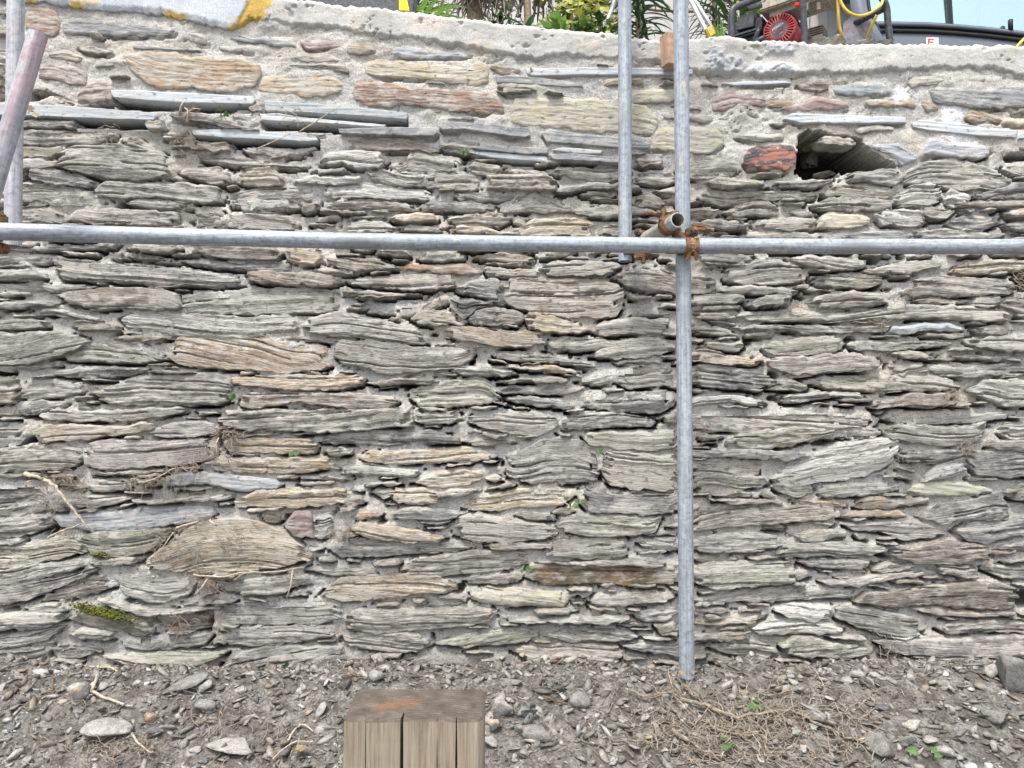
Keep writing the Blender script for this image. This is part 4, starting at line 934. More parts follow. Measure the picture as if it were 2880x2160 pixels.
bV, bF = (lambda bm: (bmesh.ops.create_icosphere(bm, subdivisions=3, radius=1), np.array([v.co[:] for v in bm.verts]), np.array([[v.index for v in f.verts] for f in bm.faces]))[1:])(bmesh.new())
for px, py, D_, sx, sz, sd in [(2285, 400, 2.97, .05, .028, 1), (2330, 490, 2.93, .06, .014, 2), (2268, 450, 3.08, .05, .04, 4), (2410, 496, 2.90, .06, .012, 6)]:   # broken stones inside the cavity
    r = np.random.default_rng(sd); V = bV * 1.1
    for _ in range(8): q = r.normal(size=3) * (.6, .6, 1.4); q /= np.linalg.norm(q); e_ = V @ q - r.uniform(.3, .7); V = V - np.where(e_ > 0, e_, 0)[:, None] * q
    V = V / np.abs(V).max(0) * (sx, .06, sz); o = link('stone', mesh_np('stone', V, bF, V[:, [0, 2]]), M_STONE); o.color = (.16, .145, .12, .5); o.location = at(px, py, D_); wpart(o)

# ---------------------------------------------------------------- coping: cast concrete with its top and back
cx = np.arange(-2.55, 2.55, .006); zt = np.interp(cx, *COP_T); zbt = np.interp(cx, *COP_B)
zt = zt + .006 * fbm(cx / .05, 0, 4, 71) + .004 * vnoise(cx / .012, 0, 72); zbt = zbt + .010 * fbm(cx / .05, 5, 5, 73) + .005 * vnoise(cx / .009, 7, 74)
nf = 34; vv = np.linspace(0, 1, nf)[:, None]; z = zbt[None] + (zt - zbt)[None] * vv; xx = np.broadcast_to(cx[None], z.shape)
eb = z - zbt[None]; et = zt[None] - z
dd = .012 + .006 * fbm(xx / .14, z / .09, 4, 75) + .0012 * fbm(xx / .013, z / .013, 3, 76)
pits = sstep(.55, .7, vnoise(xx / .013, z / .013, 77) * .55 + vnoise(xx / .05, z / .05, 78) * .45); dd -= .009 * pits
dd -= .026 * np.clip(1 - eb / .022, 0, 1) ** 1.3 * (1 + .6 * fbm(xx / .03, z / .02, 3, 79)) + .012 * np.clip(1 - et / .02, 0, 1) ** 2
def blob(px, py, rx, ry, sd):
    x, zz = atv(px, py, WALL_D); return sstep(1.1, .6, np.hypot((xx - x) / (rx / 735), (z - zz) / (ry / 735)) + .45 * fbm(xx / .025, z / .025, 4, sd))
ccol = np.empty(z.shape + (3,)); ccol[:] = (.42, .412, .395)
def paint(m, c): 
    global ccol
    ccol = ccol * (1 - m[..., None]) + np.array(c) * m[..., None]
n = sstep(-.1, .5, fbm(xx / .25, z / .15, 3, 81)); paint(n * .4, (.45, .447, .435))
n = sstep(.2, .5, fbm(xx / .12, z / .1, 3, 83)); paint(n * .3, (.52, .45, .35))
for b in [(2190, 135, 62, 26, 84), (2035, 190, 60, 38, 85), (2180, 205, 90, 26, 86), (2010, 165, 34, 34, 87)]:   # fresh cement dabs
    m = blob(*b); dd += m * (.006 + .008 * np.abs(vnoise(xx / .012, z / .012, 88))); paint(m * .8, (.37, .39, .405))
lowd = sstep(.022, .0, eb + .012 * fbm(xx / .04, z / .04, 4, 90)); paint(lowd * .35 * sstep(-.3, .3, fbm(xx / .08, z / .05, 3, 97)), (.26, .23, .19))
# painted render at the left with a yellow edge
xp, _ = atv(np.array([672.]), 40, WALL_D); slope = (z - 2.5) * .55
edge = xx - (xp[0] + slope) + .018 * fbm(xx / .05, z / .05, 4, 91)
pm = sstep(.0, -.006, edge); paint(pm, (.44, .47, .51)); dd = dd * (1 - .6 * pm) + (.024 + .001 * fbm(xx / .05, z / .05, 3, 92)) * .6 * pm
ym = sstep(-.008, .0, edge) * sstep(.085, .078, edge + .03 * fbm(xx / .03, z / .03, 3, 93)); paint(ym, (.47, .33, .09))
ym2 = pm * sstep(.05, .0, eb) * sstep(.12, .3, fbm(xx / .07, z / .06, 3, 94)); paint(ym2, (.52, .38, .11))
Vf = np.stack([xx, WALL_D - dd, z], -1)
back = []
for q in np.linspace(.03, .42, 10):
    back.append(np.stack([cx, np.full_like(cx, WALL_D + q), zt + .012 * fbm(cx / .06, q / .06, 3, 95) - .02 * (q > .38)], -1))
under_ = np.stack([cx, np.full_like(cx, WALL_D + .06), zbt + .004], -1)[None]
G = np.concatenate([under_, Vf, np.array(back)], 0); cc = np.concatenate([ccol[:1], ccol, np.repeat(ccol[-1:], len(back), 0)], 0)
wpart(link('coping', mesh_np('coping', G.reshape(-1, 3), grid_faces(G.shape[0], G.shape[1]), col=cc.reshape(-1, 3), smooth=True), M_COPING))
# ---------------------------------------------------------------- ground
GY = [-40, 1.0, 1.35, 1.75, 2.15, 2.48, 2.70, 2.86, 3.2]; GH = [-.5, -.47, -.38, -.21, -.015, .128, .07, .0, -.02]
def ground_h(x, y):
    x = np.asarray(x, float); y = np.asarray(y, float)
    return np.interp(y, GY, GH) + .022 * fbm(x / .30, y / .22, 4, 101) + .010 * fbm(x / .06, y / .05, 3, 102) + sstep(2.55, 2.8, y) * (.055 * np.maximum(fbm(x / .22, y / .5, 3, 103), -.2) + .02)
_lx = np.arange(-3.2, 3.2, .01); _ly = np.arange(.9, 3.0, .01); _lut = ground_h(*np.meshgrid(_lx, _ly))
def gh(x, y): return float(_lut[min(max(int((y - .9) * 100 + .5), 0), len(_ly) - 1), min(max(int((x + 3.2) * 100 + .5), 0), len(_lx) - 1)])
ax = np.concatenate([np.linspace(-60, -3, 30), np.arange(-2.9, 2.9, .014), np.linspace(3, 60, 30)])
ay = np.concatenate([np.linspace(-60, .9, 40), np.arange(1.0, 1.8, .05), np.arange(1.8, 2.93, .012)])
X, Y = np.meshgrid(ax, ay); Zg = ground_h(X, Y)
def soil_mat():
    M = Mt('rubbly_soil', .95, spec=.1); P = M.n('NewGeometry').outputs['Position']
    a = M.noise(P, 18., 8, .7); b = M.noise(P, 120., 5, .7)
    c = M.ramp(a, (.36, (.085, .076, .065)), (.5, (.165, .155, .14)), (.62, (.28, .27, .252)))
    c = M.mix(1., c, M.ramp(b, (.32, .5), (.5, 1.), (.68, 1.5)), 'MULTIPLY'); M.col(c)
    q = M.bump(a, .8, .02); M.bump(b, 1., .012, q); return M.m
M_SOIL = soil_mat()
g = link('ground', mesh_np('ground', np.stack([X, Y, Zg], -1).reshape(-1, 3), grid_faces(len(ay), len(ax)), smooth=True), M_SOIL); g['kind'] = 'structure'
# upper terrace behind the wall
ux = np.linspace(-40, 40, 60); uy = np.array([3.15, 3.3, 3.6, 4.0, 4.5, 5, 6, 8, 12, 25, 60]); uz = np.array([2.34, 2.36, 2.5, 2.75, 3.08, 3.13, 3.14, 3.15, 3.16, 3.2, 3.2])
X, Y = np.meshgrid(ux, uy); Zu = np.repeat(uz[:, None], len(ux), 1) + .01 * fbm(X, Y, 2, 5)
g = link('upper_ground', mesh_np('upper_ground', np.stack([X, Y, Zu], -1).reshape(-1, 3), grid_faces(len(uy), len(ux)), smooth=True), M_SOIL); g['kind'] = 'structure'
def up_h(y): return float(np.interp(y, uy, uz))

# ---------------------------------------------------------------- rubble
def rubble_mat():
    M = Mt('rubble', .92, spec=.15); P = M.n('NewGeometry'); isl = P.outputs['Random Per Island']; P = P.outputs['Position']
    c = M.ramp(isl, (0., (.085, .08, .072)), (.3, (.165, .157, .145)), (.6, (.26, .252, .238)), (.80, (.35, .342, .328)), (.86, (.19, .16, .13)), (.95, (.27, .235, .195)), (.97, (.42, .415, .40)))
    a = M.noise(P, 90., 5, .7); c = M.mix(1., c, M.ramp(a, (.3, .55), (.5, 1.), (.7, 1.35)), 'MULTIPLY')
    d = M.noise(P, 14., 5, .6); c = M.mix(M.math('MULTIPLY', M.ramp(d, (.45, 0.), (.6, 1.)), .55), c, (.11, .098, .082)); M.col(c); M.bump(a, .7, .006); return M.m
M_RUB = rubble_mat()
def ico(sub):
    bm = bmesh.new(); bmesh.ops.create_icosphere(bm, subdivisions=sub, radius=1); V = np.array([v.co[:] for v in bm.verts]); Fs = np.array([[v.index for v in f.verts] for f in bm.faces]); bm.free(); return V, Fs
I1, I2, I3 = ico(1), ico(2), ico(3)
def rockify(V, r, cuts=7, rough=.06):
    V = V * 1.15
    for _ in range(cuts):
        n = r.normal(size=3); n /= np.linalg.norm(n); h = r.uniform(.28, .72); dd = V @ n - h
        V = V - np.where(dd > 0, dd, 0)[:, None] * n
    return V * (1 + rough * r.normal(size=(len(V), 1)))
rr = np.random.default_rng(5)
def rot_rand(r, tilt=.5):
    a = r.uniform(0, 6.28); e = Matrix.Rotation(a, 3, 'Z') @ Matrix.Rotation(r.normal(0, tilt), 3, 'X') @ Matrix.Rotation(r.normal(0, tilt), 3, 'Y'); return np.array(e)
PROTO = [rockify(I1[0], rr, 5, .03) for _ in range(24)]; PROTO0 = [rockify(ico(1)[0], rr, 8, .08) for _ in range(12)]
VV, FF = [], []; b = 0
for i in range(10500):
    y = rr.uniform(1.95, 2.84); x = rr.uniform(-2.1, 2.1) 
    s = .0045 * (1 / (rr.random() + .06)) ** .72
    s = min(s, .019); fl = rr.uniform(.12, .5)
    V = (PROTO[rr.integers(24)] * (s * rr.uniform(1., 2.4), s, s * fl)) @ rot_rand(rr).T + (x, y, 0)
    V[:, 2] += gh(x, y) + s * fl * rr.uniform(-.1, .6)
    VV.append(V); FF.append(I1[1] + b); b += len(V)
o = link('gravel', mesh_np('gravel', np.concatenate(VV), np.concatenate(FF)), M_RUB); o['kind'] = 'stuff'; o['label'] = 'loose grey slate chips and mortar crumbs spread over the ground'; o['category'] = 'rubble'
def chunk_mat(name, c, c2=None, lo=.56):
    M = Mt(name, .92, spec=.15); P = M.n('NewGeometry').outputs['Position']; a = M.noise(P, 55., 6, .7); b = M.noise(P, 16., 5, .6); f = M.noise(P, 300., 2, .6)
    col = M.mix(1., c, M.ramp(a, (.3, .6), (.5, 1.), (.7, 1.3)), 'MULTIPLY')
    col = M.mix(1., col, M.ramp(f, (.3, .65), (.6, 1.2)), 'MULTIPLY')
    if c2: col = M.mix(M.ramp(b, (lo, 0.), (lo + .08, 1.)), col, c2)
    M.col(col); q = M.bump(a, .8, .008); M.bump(f, .6, .003, q); return M.m
MC = dict(pale=chunk_mat('mortar_chunk', (.28, .272, .255), (.22, .21, .19)), grey=chunk_mat('slate_chunk', (.20, .195, .183), (.14, .132, .12)), dark=chunk_mat('dark_slate_chunk', (.12, .12, .122), (.2, .19, .175)),
          ochre=chunk_mat('stained_chunk', (.31, .30, .275), (.33, .25, .14), .58), pink=chunk_mat('brick_crumb', (.30, .22, .18), (.3, .27, .24)))
def ground_hit(px, py):
    """where the sight line through a photo pixel meets the ground"""
    ys = np.linspace(1.9, 2.84, 240); u = at(px, py, 1.); x = u.x * ys; z = CAM.z + (u.z - CAM.z) * ys
    h = _lut[np.clip(((ys - .9) * 100 + .5).astype(int), 0, len(_ly) - 1), np.clip(((x + 3.2) * 100 + .5).astype(int), 0, len(_lx) - 1)]
    i = int(np.argmax(z <= h)) if (z <= h).any() else len(ys) - 1
    return Vector((x[i], ys[i], z[i]))
def chunk(px, py, w, h, d, mk, label, name='loose_stone', rot=0., tilt=(0., 0.), group=None, seed=None, cat='stone'):
    p = ground_hit(px, py); r = np.random.default_rng(seed or int(px * 7 + py)); V = rockify(I3[0] if w > .12 else I2[0], r, 7, .018)
    V = V / np.abs(V).max(0); V = V * (w / 2, d / 2, h / 2)
    M = np.array(Matrix.Rotation(rot, 3, 'Z') @ Matrix.Rotation(tilt[0], 3, 'X') @ Matrix.Rotation(tilt[1], 3, 'Y')); V = V @ M.T; V[:, 2] -= V[:, 2].min() * .75
    o = link(name, mesh_np(name, V, I3[1] if w > .12 else I2[1]), MC[mk]); o.location = (p.x, p.y, gh(p.x, p.y)); return tag(o, label, cat, group)
chunk(220, 1968, .085, .075, .07, 'ochre', 'squarish grey rubble stone with an ochre stain, left below the wall')
chunk(285, 2068, .19, .05, .10, 'pale', 'long pale slab of rubble, the largest at the left', rot=.1, tilt=(.15, .08), name='loose_slab')
chunk(650, 2105, .165, .03, .10, 'pale', 'flat pale mortar-crusted slab left of the timber post', rot=-.1, tilt=(.2, .02), name='loose_slab')
chunk(520, 1945, .15, .018, .06, 'grey', 'thin pointed grey slate sliver leaning against the wall foot', rot=.45, tilt=(.3, -.35), name='slate_shard')
chunk(420, 2035, .045, .04, .04, 'pink', 'small pinkish crumb of stone beside the long pale slab')
chunk(440, 2070, .10, .02, .05, 'dark', 'dark narrow slate shard between the two pale slabs', rot=.5, tilt=(.3, .1), name='slate_shard')
chunk(570, 1950, .06, .045, .05, 'pale', 'rough pale lump above the flat slab, near the wall foot')
chunk(580, 2000, .075, .05, .06, 'grey', 'rounded grey lump at the left, above the flat pale slab')
chunk(1068, 1912, .075, .045, .05, 'pale', 'pale concrete lump directly behind the timber post')
chunk(1420, 2018, .07, .07, .055, 'pale', 'tall pale lump just right of the timber post')
chunk(1490, 2025, .055, .06, .03, 'dark', 'dark upright slate chip right of the pale lump by the post', name='slate_shard', rot=.5, tilt=(.6, .2))
chunk(1625, 1985, .09, .07, .07, 'grey', 'squat grey stone in the rubble left of the root tangle')
chunk(1510, 2085, .11, .05, .07, 'grey', 'broad grey stone at the right of the post, near the front')
chunk(1385, 2060, .045, .045, .045, 'ochre', 'small rounded buff pebble against the right side of the post')
chunk(1378, 2100, .05, .045, .045, 'pale', 'small white mortar lump at the lower right of the post')
chunk(2850, 1940, .14, .16, .12, 'grey', 'grey boulder at the foot of the wall on the far right', name='boulder')
chunk(2630, 1925, .05, .02, .03, 'pale', 'small pale flat stone by the wall foot on the right')
chunk(2475, 2120, .11, .09, .09, 'grey', 'rounded grey stone at the front, right end of the root tangle')
chunk(2640, 2125, .085, .04, .06, 'pale', 'pale flat stone at the front right corner')
chunk(2570, 2052, .065, .03, .045, 'ochre', 'brownish flat stone on the bare slope at right')
chunk(2440, 2080, .07, .02, .05, 'pale', 'thin pale chip beside the end of the thick root', name='slate_shard', rot=-.5)
chunk(2270, 2020, .11, .02, .035, 'dark', 'long dark slate splinter above the root tangle', name='slate_shard', rot=-.7, tilt=(.2, .2))
chunk(2290, 2015, .10, .018, .04, 'pale', 'narrow pale slate splinter above the root tangle', name='slate_shard', rot=-.6, tilt=(.4, .3))
chunk(2075, 1890, .085, .012, .02, 'dark', 'flat dark splinter lying right of the upright foot', name='slate_shard', rot=-.4, tilt=(0, .3))
chunk(2810, 2035, .09, .05, .07, 'grey', 'brown-grey stone at the right edge of the rubble slope')
chunk(2800, 1905, .07, .05, .05, 'pale', 'pale stone tucked beside the boulder')
mk = ['grey', 'grey', 'dark', 'pale', 'grey', 'ochre']; k = 0
for i in range(420):
    px, py = rr.uniform(20, 2860), rr.uniform(1925, 2150)
    if 930 < px < 1400 and py > 1925: continue
    if 1900 < px < 2450 and py > 1960 and rr.random() > .3: continue
    if k >= 75: break
    s = rr.uniform(.018, .038); k += 1
    mq = mk[rr.integers(6)]; where = 'left of the timber post' if px < 940 else 'between the timber post and the upright' if px < 1900 else 'among the thrown-down roots' if px < 2450 else 'on the slope right of the roots'
    chunk(px, py, s * rr.uniform(1, 1.9), s * rr.uniform(.35, .8), s * rr.uniform(.7, 1.2), mq, 'small %s broken stone loose in the gravel %s' % (mq if mq != 'ochre' else 'ochre-stained', where), name='stone_fragment',
          rot=rr.uniform(0, 3), tilt=(rr.normal(0, .4), rr.normal(0, .4)), group='small broken stones in the rubble', seed=5000 + i)

# ---------------------------------------------------------------- timber post (sleeper end)
def wood_mats():
    M = Mt('weathered_wood', .85, spec=.2); P = M.coord('Object'); a = M.noise(M.scale(P, (55, 55, 3.5)), 1., 7, .68, .8); b = M.noise(M.scale(P, (230, 230, 5)), 1., 3, .6); e = M.noise(P, 9., 4, .6)
    c = M.ramp(a, (.3, (.11, .088, .064)), (.48, (.21, .175, .132)), (.7, (.29, .25, .195)))
    c = M.mix(1., c, M.ramp(b, (.3, .6), (.6, 1.15)), 'MULTIPLY'); c = M.mix(M.ramp(e, (.5, 0.), (.7, .55)), c, (.27, .25, .19)); M.col(c)
    q = M.bump(a, .5, .006); M.bump(b, .3, .003, q)
    T = Mt('weathered_end_grain', .88, spec=.2); P = T.coord('Object'); rg = T.n('TexWave', wave_type='RINGS', rings_direction='Z')
    T.put(rg.inputs['Vector'], T.scale(P, (1, 1, .05), (-.02, .16, 0))); rg.inputs['Scale'].default_value = 38; rg.inputs['Distortion'].default_value = 3; rg.inputs['Detail'].default_value = 3
    n = T.noise(P, 30., 7, .65); c = T.ramp(n, (.3, (.05, .040, .032)), (.55, (.10, .083, .069)), (.72, (.15, .13, .112)))
    c = T.mix(1., c, T.ramp(rg.outputs[1], (.0, .88), (1., 1.06)), 'MULTIPLY')
    def stain(x, y, rad):
        dn = T.n('VectorMath', operation='DISTANCE'); T.put(dn.inputs[0], P); dn.inputs[1].default_value = (x, y, 0)
        return T.ramp(T.math('ADD', dn.outputs['Value'], T.math('MULTIPLY', T.math('SUBTRACT', T.noise(P, 45., 5, .6), .5), .05)), (rad * .35, 1.), (rad, 0.))
    for x, y, rad in ((-.022, .067, .030), (-.052, .050, .026)): c = T.mix(T.math('MULTIPLY', stain(x, y, rad), .28), c, (.30, .13, .055))
    T.col(c); T.bump(T.math('ADD', n, T.math('MULTIPLY', rg.outputs[1], .25)), .5, .004); return M.m, T.m
WOOD, ENDG = wood_mats()
PW, PD, PF, PT = .222, .123, 1.180, None
pl = at(968, 2022, PF); pr = at(1362, 2028, PF); PT = (pl.z + pr.z) / 2; pcx = (pl.x + pr.x) / 2 - .001; W = pr.x - pl.x
def fx(u): return -W / 2 + W * u
cr = [(.158, .0004, .005), (.415, .0024, .026), (.668, .0003, .004), (.805, .0009, .012)]
front = [(fx(0) , .004), (fx(0) + .004, 0)]
for u, hw, dp in cr: front += [(fx(u) - hw, 0.), (fx(u) - hw * .35, dp), (fx(u) + hw * .35, dp), (fx(u) + hw, 0.)]
front += [(fx(1) - .008, 0), (fx(1), .010)]
outl = front + [(fx(1) - .001, PD - .005), (fx(1) - .006, PD), (fx(0) - .002, PD), (fx(0) - .006, PD - .005)]
post = thing('timber_post', 'weathered timber post with split face and orange-stained top, standing in the foreground', 'post', (pcx, PF, PT))
n = len(outl); lv = [0, -.0035, -.06, -.2, -.5, -1.02]; V = []; 
for j, zz in enumerate(lv):
    for i, (x, y) in enumerate(outl):
        ins = .0035 if j == 0 else 0; cxm, cym = 0, PD / 2
        wob = .0011 * math.sin(zz * 40 + i) if j > 1 else 0
        xs = x * (1 + .03 * -zz) if x < 0 else x
        V.append((xs - math.copysign(ins, xs) * (abs(xs) > W * .47) + wob, y + (ins if y < .001 else 0), zz + (.0012 * math.sin(i * 2.1) if j < 2 else 0)))
Fq = [((j + 1) * n + i, (j + 1) * n + (i + 1) % n, j * n + (i + 1) % n, j * n + i) for j in range(len(lv) - 1) for i in range(n)]
me = bpy.data.meshes.new('post_body'); me.from_pydata(V, [], [tuple(range(n))] + Fq); me.materials.append(ENDG); me.materials.append(WOOD)
me.polygons.foreach_set('material_index', [0] + [0 if j == 0 else 1 for j in range(len(lv) - 1) for i in range(n)]); me.update(); link('post_body', me, None, post)
# ---------------------------------------------------------------- scaffold
def galv(name, tint=(.285, .32, .36), pink=None, dirt=.0):
    M = Mt(name, .5, .25, .4); P = M.coord('Object'); uv = M.n('NewGeometry').outputs['Position']
    a = M.noise(M.scale(P, (150, 150, 4)), 1., 5, .65); b = M.noise(P, 60., 5, .7); e = M.noise(P, 7., 5, .6)
    c = M.mix(1., tint, M.ramp(a, (.3, .62), (.5, 1.), (.7, 1.28)), 'MULTIPLY'); c = M.mix(1., c, M.ramp(b, (.33, .62), (.5, 1.), (.7, 1.2)), 'MULTIPLY')
    c = M.mix(M.ramp(e, (.50, 0.), (.64, .6)), c, (.20, .22, .235)); c = M.mix(M.ramp(M.noise(M.scale(P, (9, 9, 5), (1, 7, 3)), 1., 7, .7), (.60, 0.), (.70, .55)), c, (.20, .14, .10))
    if pink: c = M.mix(M.ramp(M.noise(M.scale(P, (14, 14, 3)), 1., 6, .7, .4), (.46, 0.), (.60, .5)), c, pink)
    sp = M.noise(M.scale(P, (22, 22, 9), (4, 1, 2)), 1., 7, .7); spf = M.ramp(sp, (.62, 0.), (.655, .8)); c = M.mix(spf, c, (.47, .42, .36))    # dried mortar splashes
    M.col(c); M.put(M.b.inputs['Roughness'], M.ramp(b, (.3, .48), (.7, .68))); M.bump(a, .12, .002); return M.m
GALV = galv('galvanised_steel'); GALVP = galv('galvanised_steel_red_paint', (.33, .33, .36), (.40, .18, .21))
def rust_mat():
    M = Mt('rusty_steel', .85, .15, .2); P = M.n('NewGeometry').outputs['Position']; a = M.noise(P, 70., 7, .7); b = M.noise(P, 25., 4, .6)
    c = M.ramp(a, (.3, (.06, .034, .022)), (.5, (.17, .088, .050)), (.7, (.29, .175, .105))); c = M.mix(M.ramp(b, (.55, 0.), (.7, .6)), c, (.34, .26, .19)); M.col(c); M.bump(a, .6, .003); return M.m
RUST = rust_mat(); RUSTD = plain('bolt_steel', (.10, .075, .06), .7, .3, .4, 90., .4)
TR = .0252
def scaff_tube(name, pts, mat, label, r=TR, cat='scaffold tube', group='scaffold tubes'):
    """built along local z so that the zinc streaks follow the tube"""
    p0, p1 = Vector(pts[0]), Vector(pts[-1]); q = (p1 - p0).to_track_quat('Z', 'Y'); Mi = (Matrix.Translation(p0) @ q.to_matrix().to_4x4()).inverted()
    m = MB(); m.pipe([Mi @ Vector(p) for p in pts], r, r - .004, 32); o = m.build(name, mat, None, auto=40); o.matrix_world = Matrix.Translation(p0) @ q.to_matrix().to_4x4()
    return tag(o, label, cat, group)
lp = [(-260, 643, 2.10), (0, 651, 2.14), (480, 665, 2.22), (960, 677, 2.30), (1440, 685.5, 2.375), (1940, 691, 2.440), (2400, 693, 2.455), (2880, 694, 2.465), (3200, 694, 2.47)]
LED = [at(*q) for q in lp]
scaff_tube('ledger_tube', LED, GALV, 'long horizontal galvanised scaffold tube crossing the whole wall')
UPD = 2.494; ut = at(1916, -40, UPD); um = at(1921, 690, UPD); ub = at(1932, 1882, UPD); ut = um + (um - ub) * ((3.6 - um.z) / (um.z - ub.z))
ub.z = min(ub.z, gh(ub.x, ub.y) + .004); scaff_tube('upright_tube', [ub, um, ut], GALV, 'tall galvanised scaffold upright standing on the rubble, in front of the ledger line')
bt = at(1757, -30, 2.72); bb = at(1758.5, 735, 2.72); bt = bb + (bt - bb) * 1.6
scaff_tube('upright_tube', [bb, bt], GALV, 'shorter galvanised upright close to the wall, ending just under the horizontal tube', r=.0245)
te = at(1907, 618, 2.40); tb = at(1792, 688, 2.775); tb = te + (tb - te) * 1.0
scaff_tube('transom_tube', [te, tb], galv('dull_steel', (.36, .35, .33)), 'short open-ended grey tube pointing out from the wall beside the upright')
lt = at(45, -40, 2.30); lb = at(36, 692, 2.30); lt = lb + (lt - lb) * 1.5
scaff_tube('upright_tube', [lb, lt], galv('galvanised_steel_faint_red', (.36, .38, .41), (.40, .29, .31)), 'pink-stained scaffold upright at the left edge, ending at the horizontal tube', r=.0242)
ba = at(107, 96, 2.02); bz = at(8, 430, 2.0); bz = ba + (bz - ba) * 2.2
scaff_tube('brace_tube', [bz, ba], GALVP, 'slanting red-smeared scaffold brace at the left edge', r=.0245)

def ring_part(m, c, axis, r0, r1, width, a0, a1, up, n=28):
    """C-shaped band round an axis, from angle a0 to a1 measured from up"""
    ax = axis.normalized(); u = (up - ax * up.dot(ax)).normalized(); v = ax.cross(u); V = []
    for i in range(n + 1):
        a = a0 + (a1 - a0) * i / n; dr = u * math.cos(a) + v * math.sin(a)
        for rr_, wv in ((r0, -1), (r1, -1), (r1, 1), (r0, 1)):
            wd = width / 2 * (1 - .12 * (rr_ == r1)); V.append(c + dr * rr_ + ax * wd * wv)
    Fc = [(i * 4 + k, i * 4 + (k + 1) % 4, (i + 1) * 4 + (k + 1) % 4, (i + 1) * 4 + k) for i in range(n) for k in range(4)]
    m.add(V, Fc + [(3, 2, 1, 0), (n * 4, n * 4 + 1, n * 4 + 2, n * 4 + 3)])
def bolt(p, d, L, parent, nut_at=.45):
    d = d.normalized(); q = d.to_track_quat('Z', 'Y').to_matrix(); m = MB()
    pts = []; rs = []
    for i in range(int(L / .0022)): pts.append(p + d * (i * .0022)); rs.append(.0062 + (.0007 if i % 2 else -.0004))
    m.tube(pts, rs, 12); reparent(m.build('stud', RUST, auto=50), parent)
    m = MB(); hx = [(.0125 * math.cos(k * math.pi / 3), .0125 * math.sin(k * math.pi / 3)) for k in range(6)]
    m.prism(hx, .013, Matrix.Translation(p + d * L * nut_at) @ q.to_4x4()); wsh = [(.0155 * math.cos(k * math.pi / 10), .0155 * math.sin(k * math.pi / 10)) for k in range(20)]
    m.prism(wsh, .003, Matrix.Translation(p + d * (L * nut_at - .0035)) @ q.to_4x4()); reparent(m.build('nut', RUSTD), parent)
Xv, Yv, Zv = Vector((1, 0, 0)), Vector((0, 1, 0)), Vector((0, 0, 1))
def along(pts, px):
    for (a, qa), (b_, qb) in zip(zip(pts, lp), zip(pts[1:], lp[1:])):
        if qa[0] <= px <= qb[0]: t = (px - qa[0]) / (qb[0] - qa[0]); return a + (b_ - a) * t
# coupler 1: ledger to front upright, marked EN 74
c1 = along(LED, 1943); cp = thing('scaffold_coupler', 'rusty clamp marked EN 74 fixing the horizontal tube to the front upright', 'coupler', c1, 'scaffold couplers')
m = MB(); ring_part(m, c1, Xv, TR + .0006, TR + .0085, .046, R(-20), R(200), -Yv * .96 + Zv * .3); reparent(m.build('flap', RUST, auto=40), cp)
m = MB(); 
for sx in (-1, 1):
    m.box(c1 + Vector((sx * .012, -.020, -TR - .013)), (.010, .014, .030), Matrix.Rotation(R(18), 3, 'X') @ Matrix.Rotation(sx * R(-14), 3, 'Y'), bev=.003)
m.box(c1 + Vector((0, -.012, TR + .016)), (.042, .020, .026), bev=.004); reparent(m.build('lug', RUST), cp)
m = MB(); m.box(c1 + Vector((-.012, .030, .012)), (.060, .020, .075), bev=.005); ring_part(m, Vector((um.x, UPD, c1.z + .014)), Zv, TR + .0006, TR + .0075, .042, R(-110), R(110), Xv * .5 - Yv); reparent(m.build('body', RUST, auto=40), cp)
bolt(c1 + Vector((.002, -.018, TR + .017)), Vector((.15, -1, .12)), .034, cp, .30)
m = MB(); m.box(c1 + Vector((.036, .034, TR + .048)), (.050, .018, .012), Matrix.Rotation(R(8), 3, 'Y'), bev=.003); m.box(c1 + Vector((.036, .034, TR + .026)), (.044, .018, .008), Matrix.Rotation(R(-18), 3, 'Y'), bev=.002)
reparent(m.build('flap', RUST), cp)
bolt(c1 + Vector((.010, .030, TR + .036)), Vector((1, -.1, -.05)), .075, cp, .62)
def wrap_text(txt, size, dx, a_mid, mat):
    me = text_mesh(txt, size); n = len(me.vertices); co = np.empty(n * 3); me.vertices.foreach_get('co', co); co = co.reshape(-1, 3)
    rr_ = TR + .0092; a = a_mid + co[:, 0] / rr_; V = np.stack([c1.x + dx + co[:, 1], c1.y - rr_ * np.cos(a), c1.z - rr_ * np.sin(a)], 1)
    me.vertices.foreach_set('co', V.ravel()); me.update(); o = link('lettering', me, mat); me.materials.clear(); me.materials.append(mat); return reparent(o, cp)
LET = plain('raised_lettering', (.52, .36, .17), .7, 0, .2, 60)
wrap_text('EN 74', .0185, .001, .10, LET)
# coupler 2: transom to front upright
tdir = (tb - te).normalized(); c2 = te + tdir * .075; cp2 = thing('scaffold_coupler', 'rusty clamp round the short open-ended tube with a bolt pointing left', 'coupler', c2, 'scaffold couplers')
m = MB(); ring_part(m, c2, tdir, TR + .0006, TR + .008, .040, R(-150), R(130), -Xv * .8 + Zv * .3); reparent(m.build('flap', RUST, auto=40), cp2)
m = MB(); m.box(c2 + Vector((-.022, 0, TR + .008)), (.014, .040, .050), Matrix.Rotation(R(14), 3, 'Y'), bev=.004); m.box(c2 + Vector((.018, .0, TR + .010)), (.034, .036, .018), bev=.004); reparent(m.build('lug', RUST), cp2)
m = MB(); m.box(c2 + Vector((.030, .012, -.030)), (.030, .040, .040), bev=.005); reparent(m.build('body', RUST), cp2)
bolt(c2 + Vector((-.012, -.004, TR + .010)), Vector((-1, -.1, .06)), .066, cp2, .28)
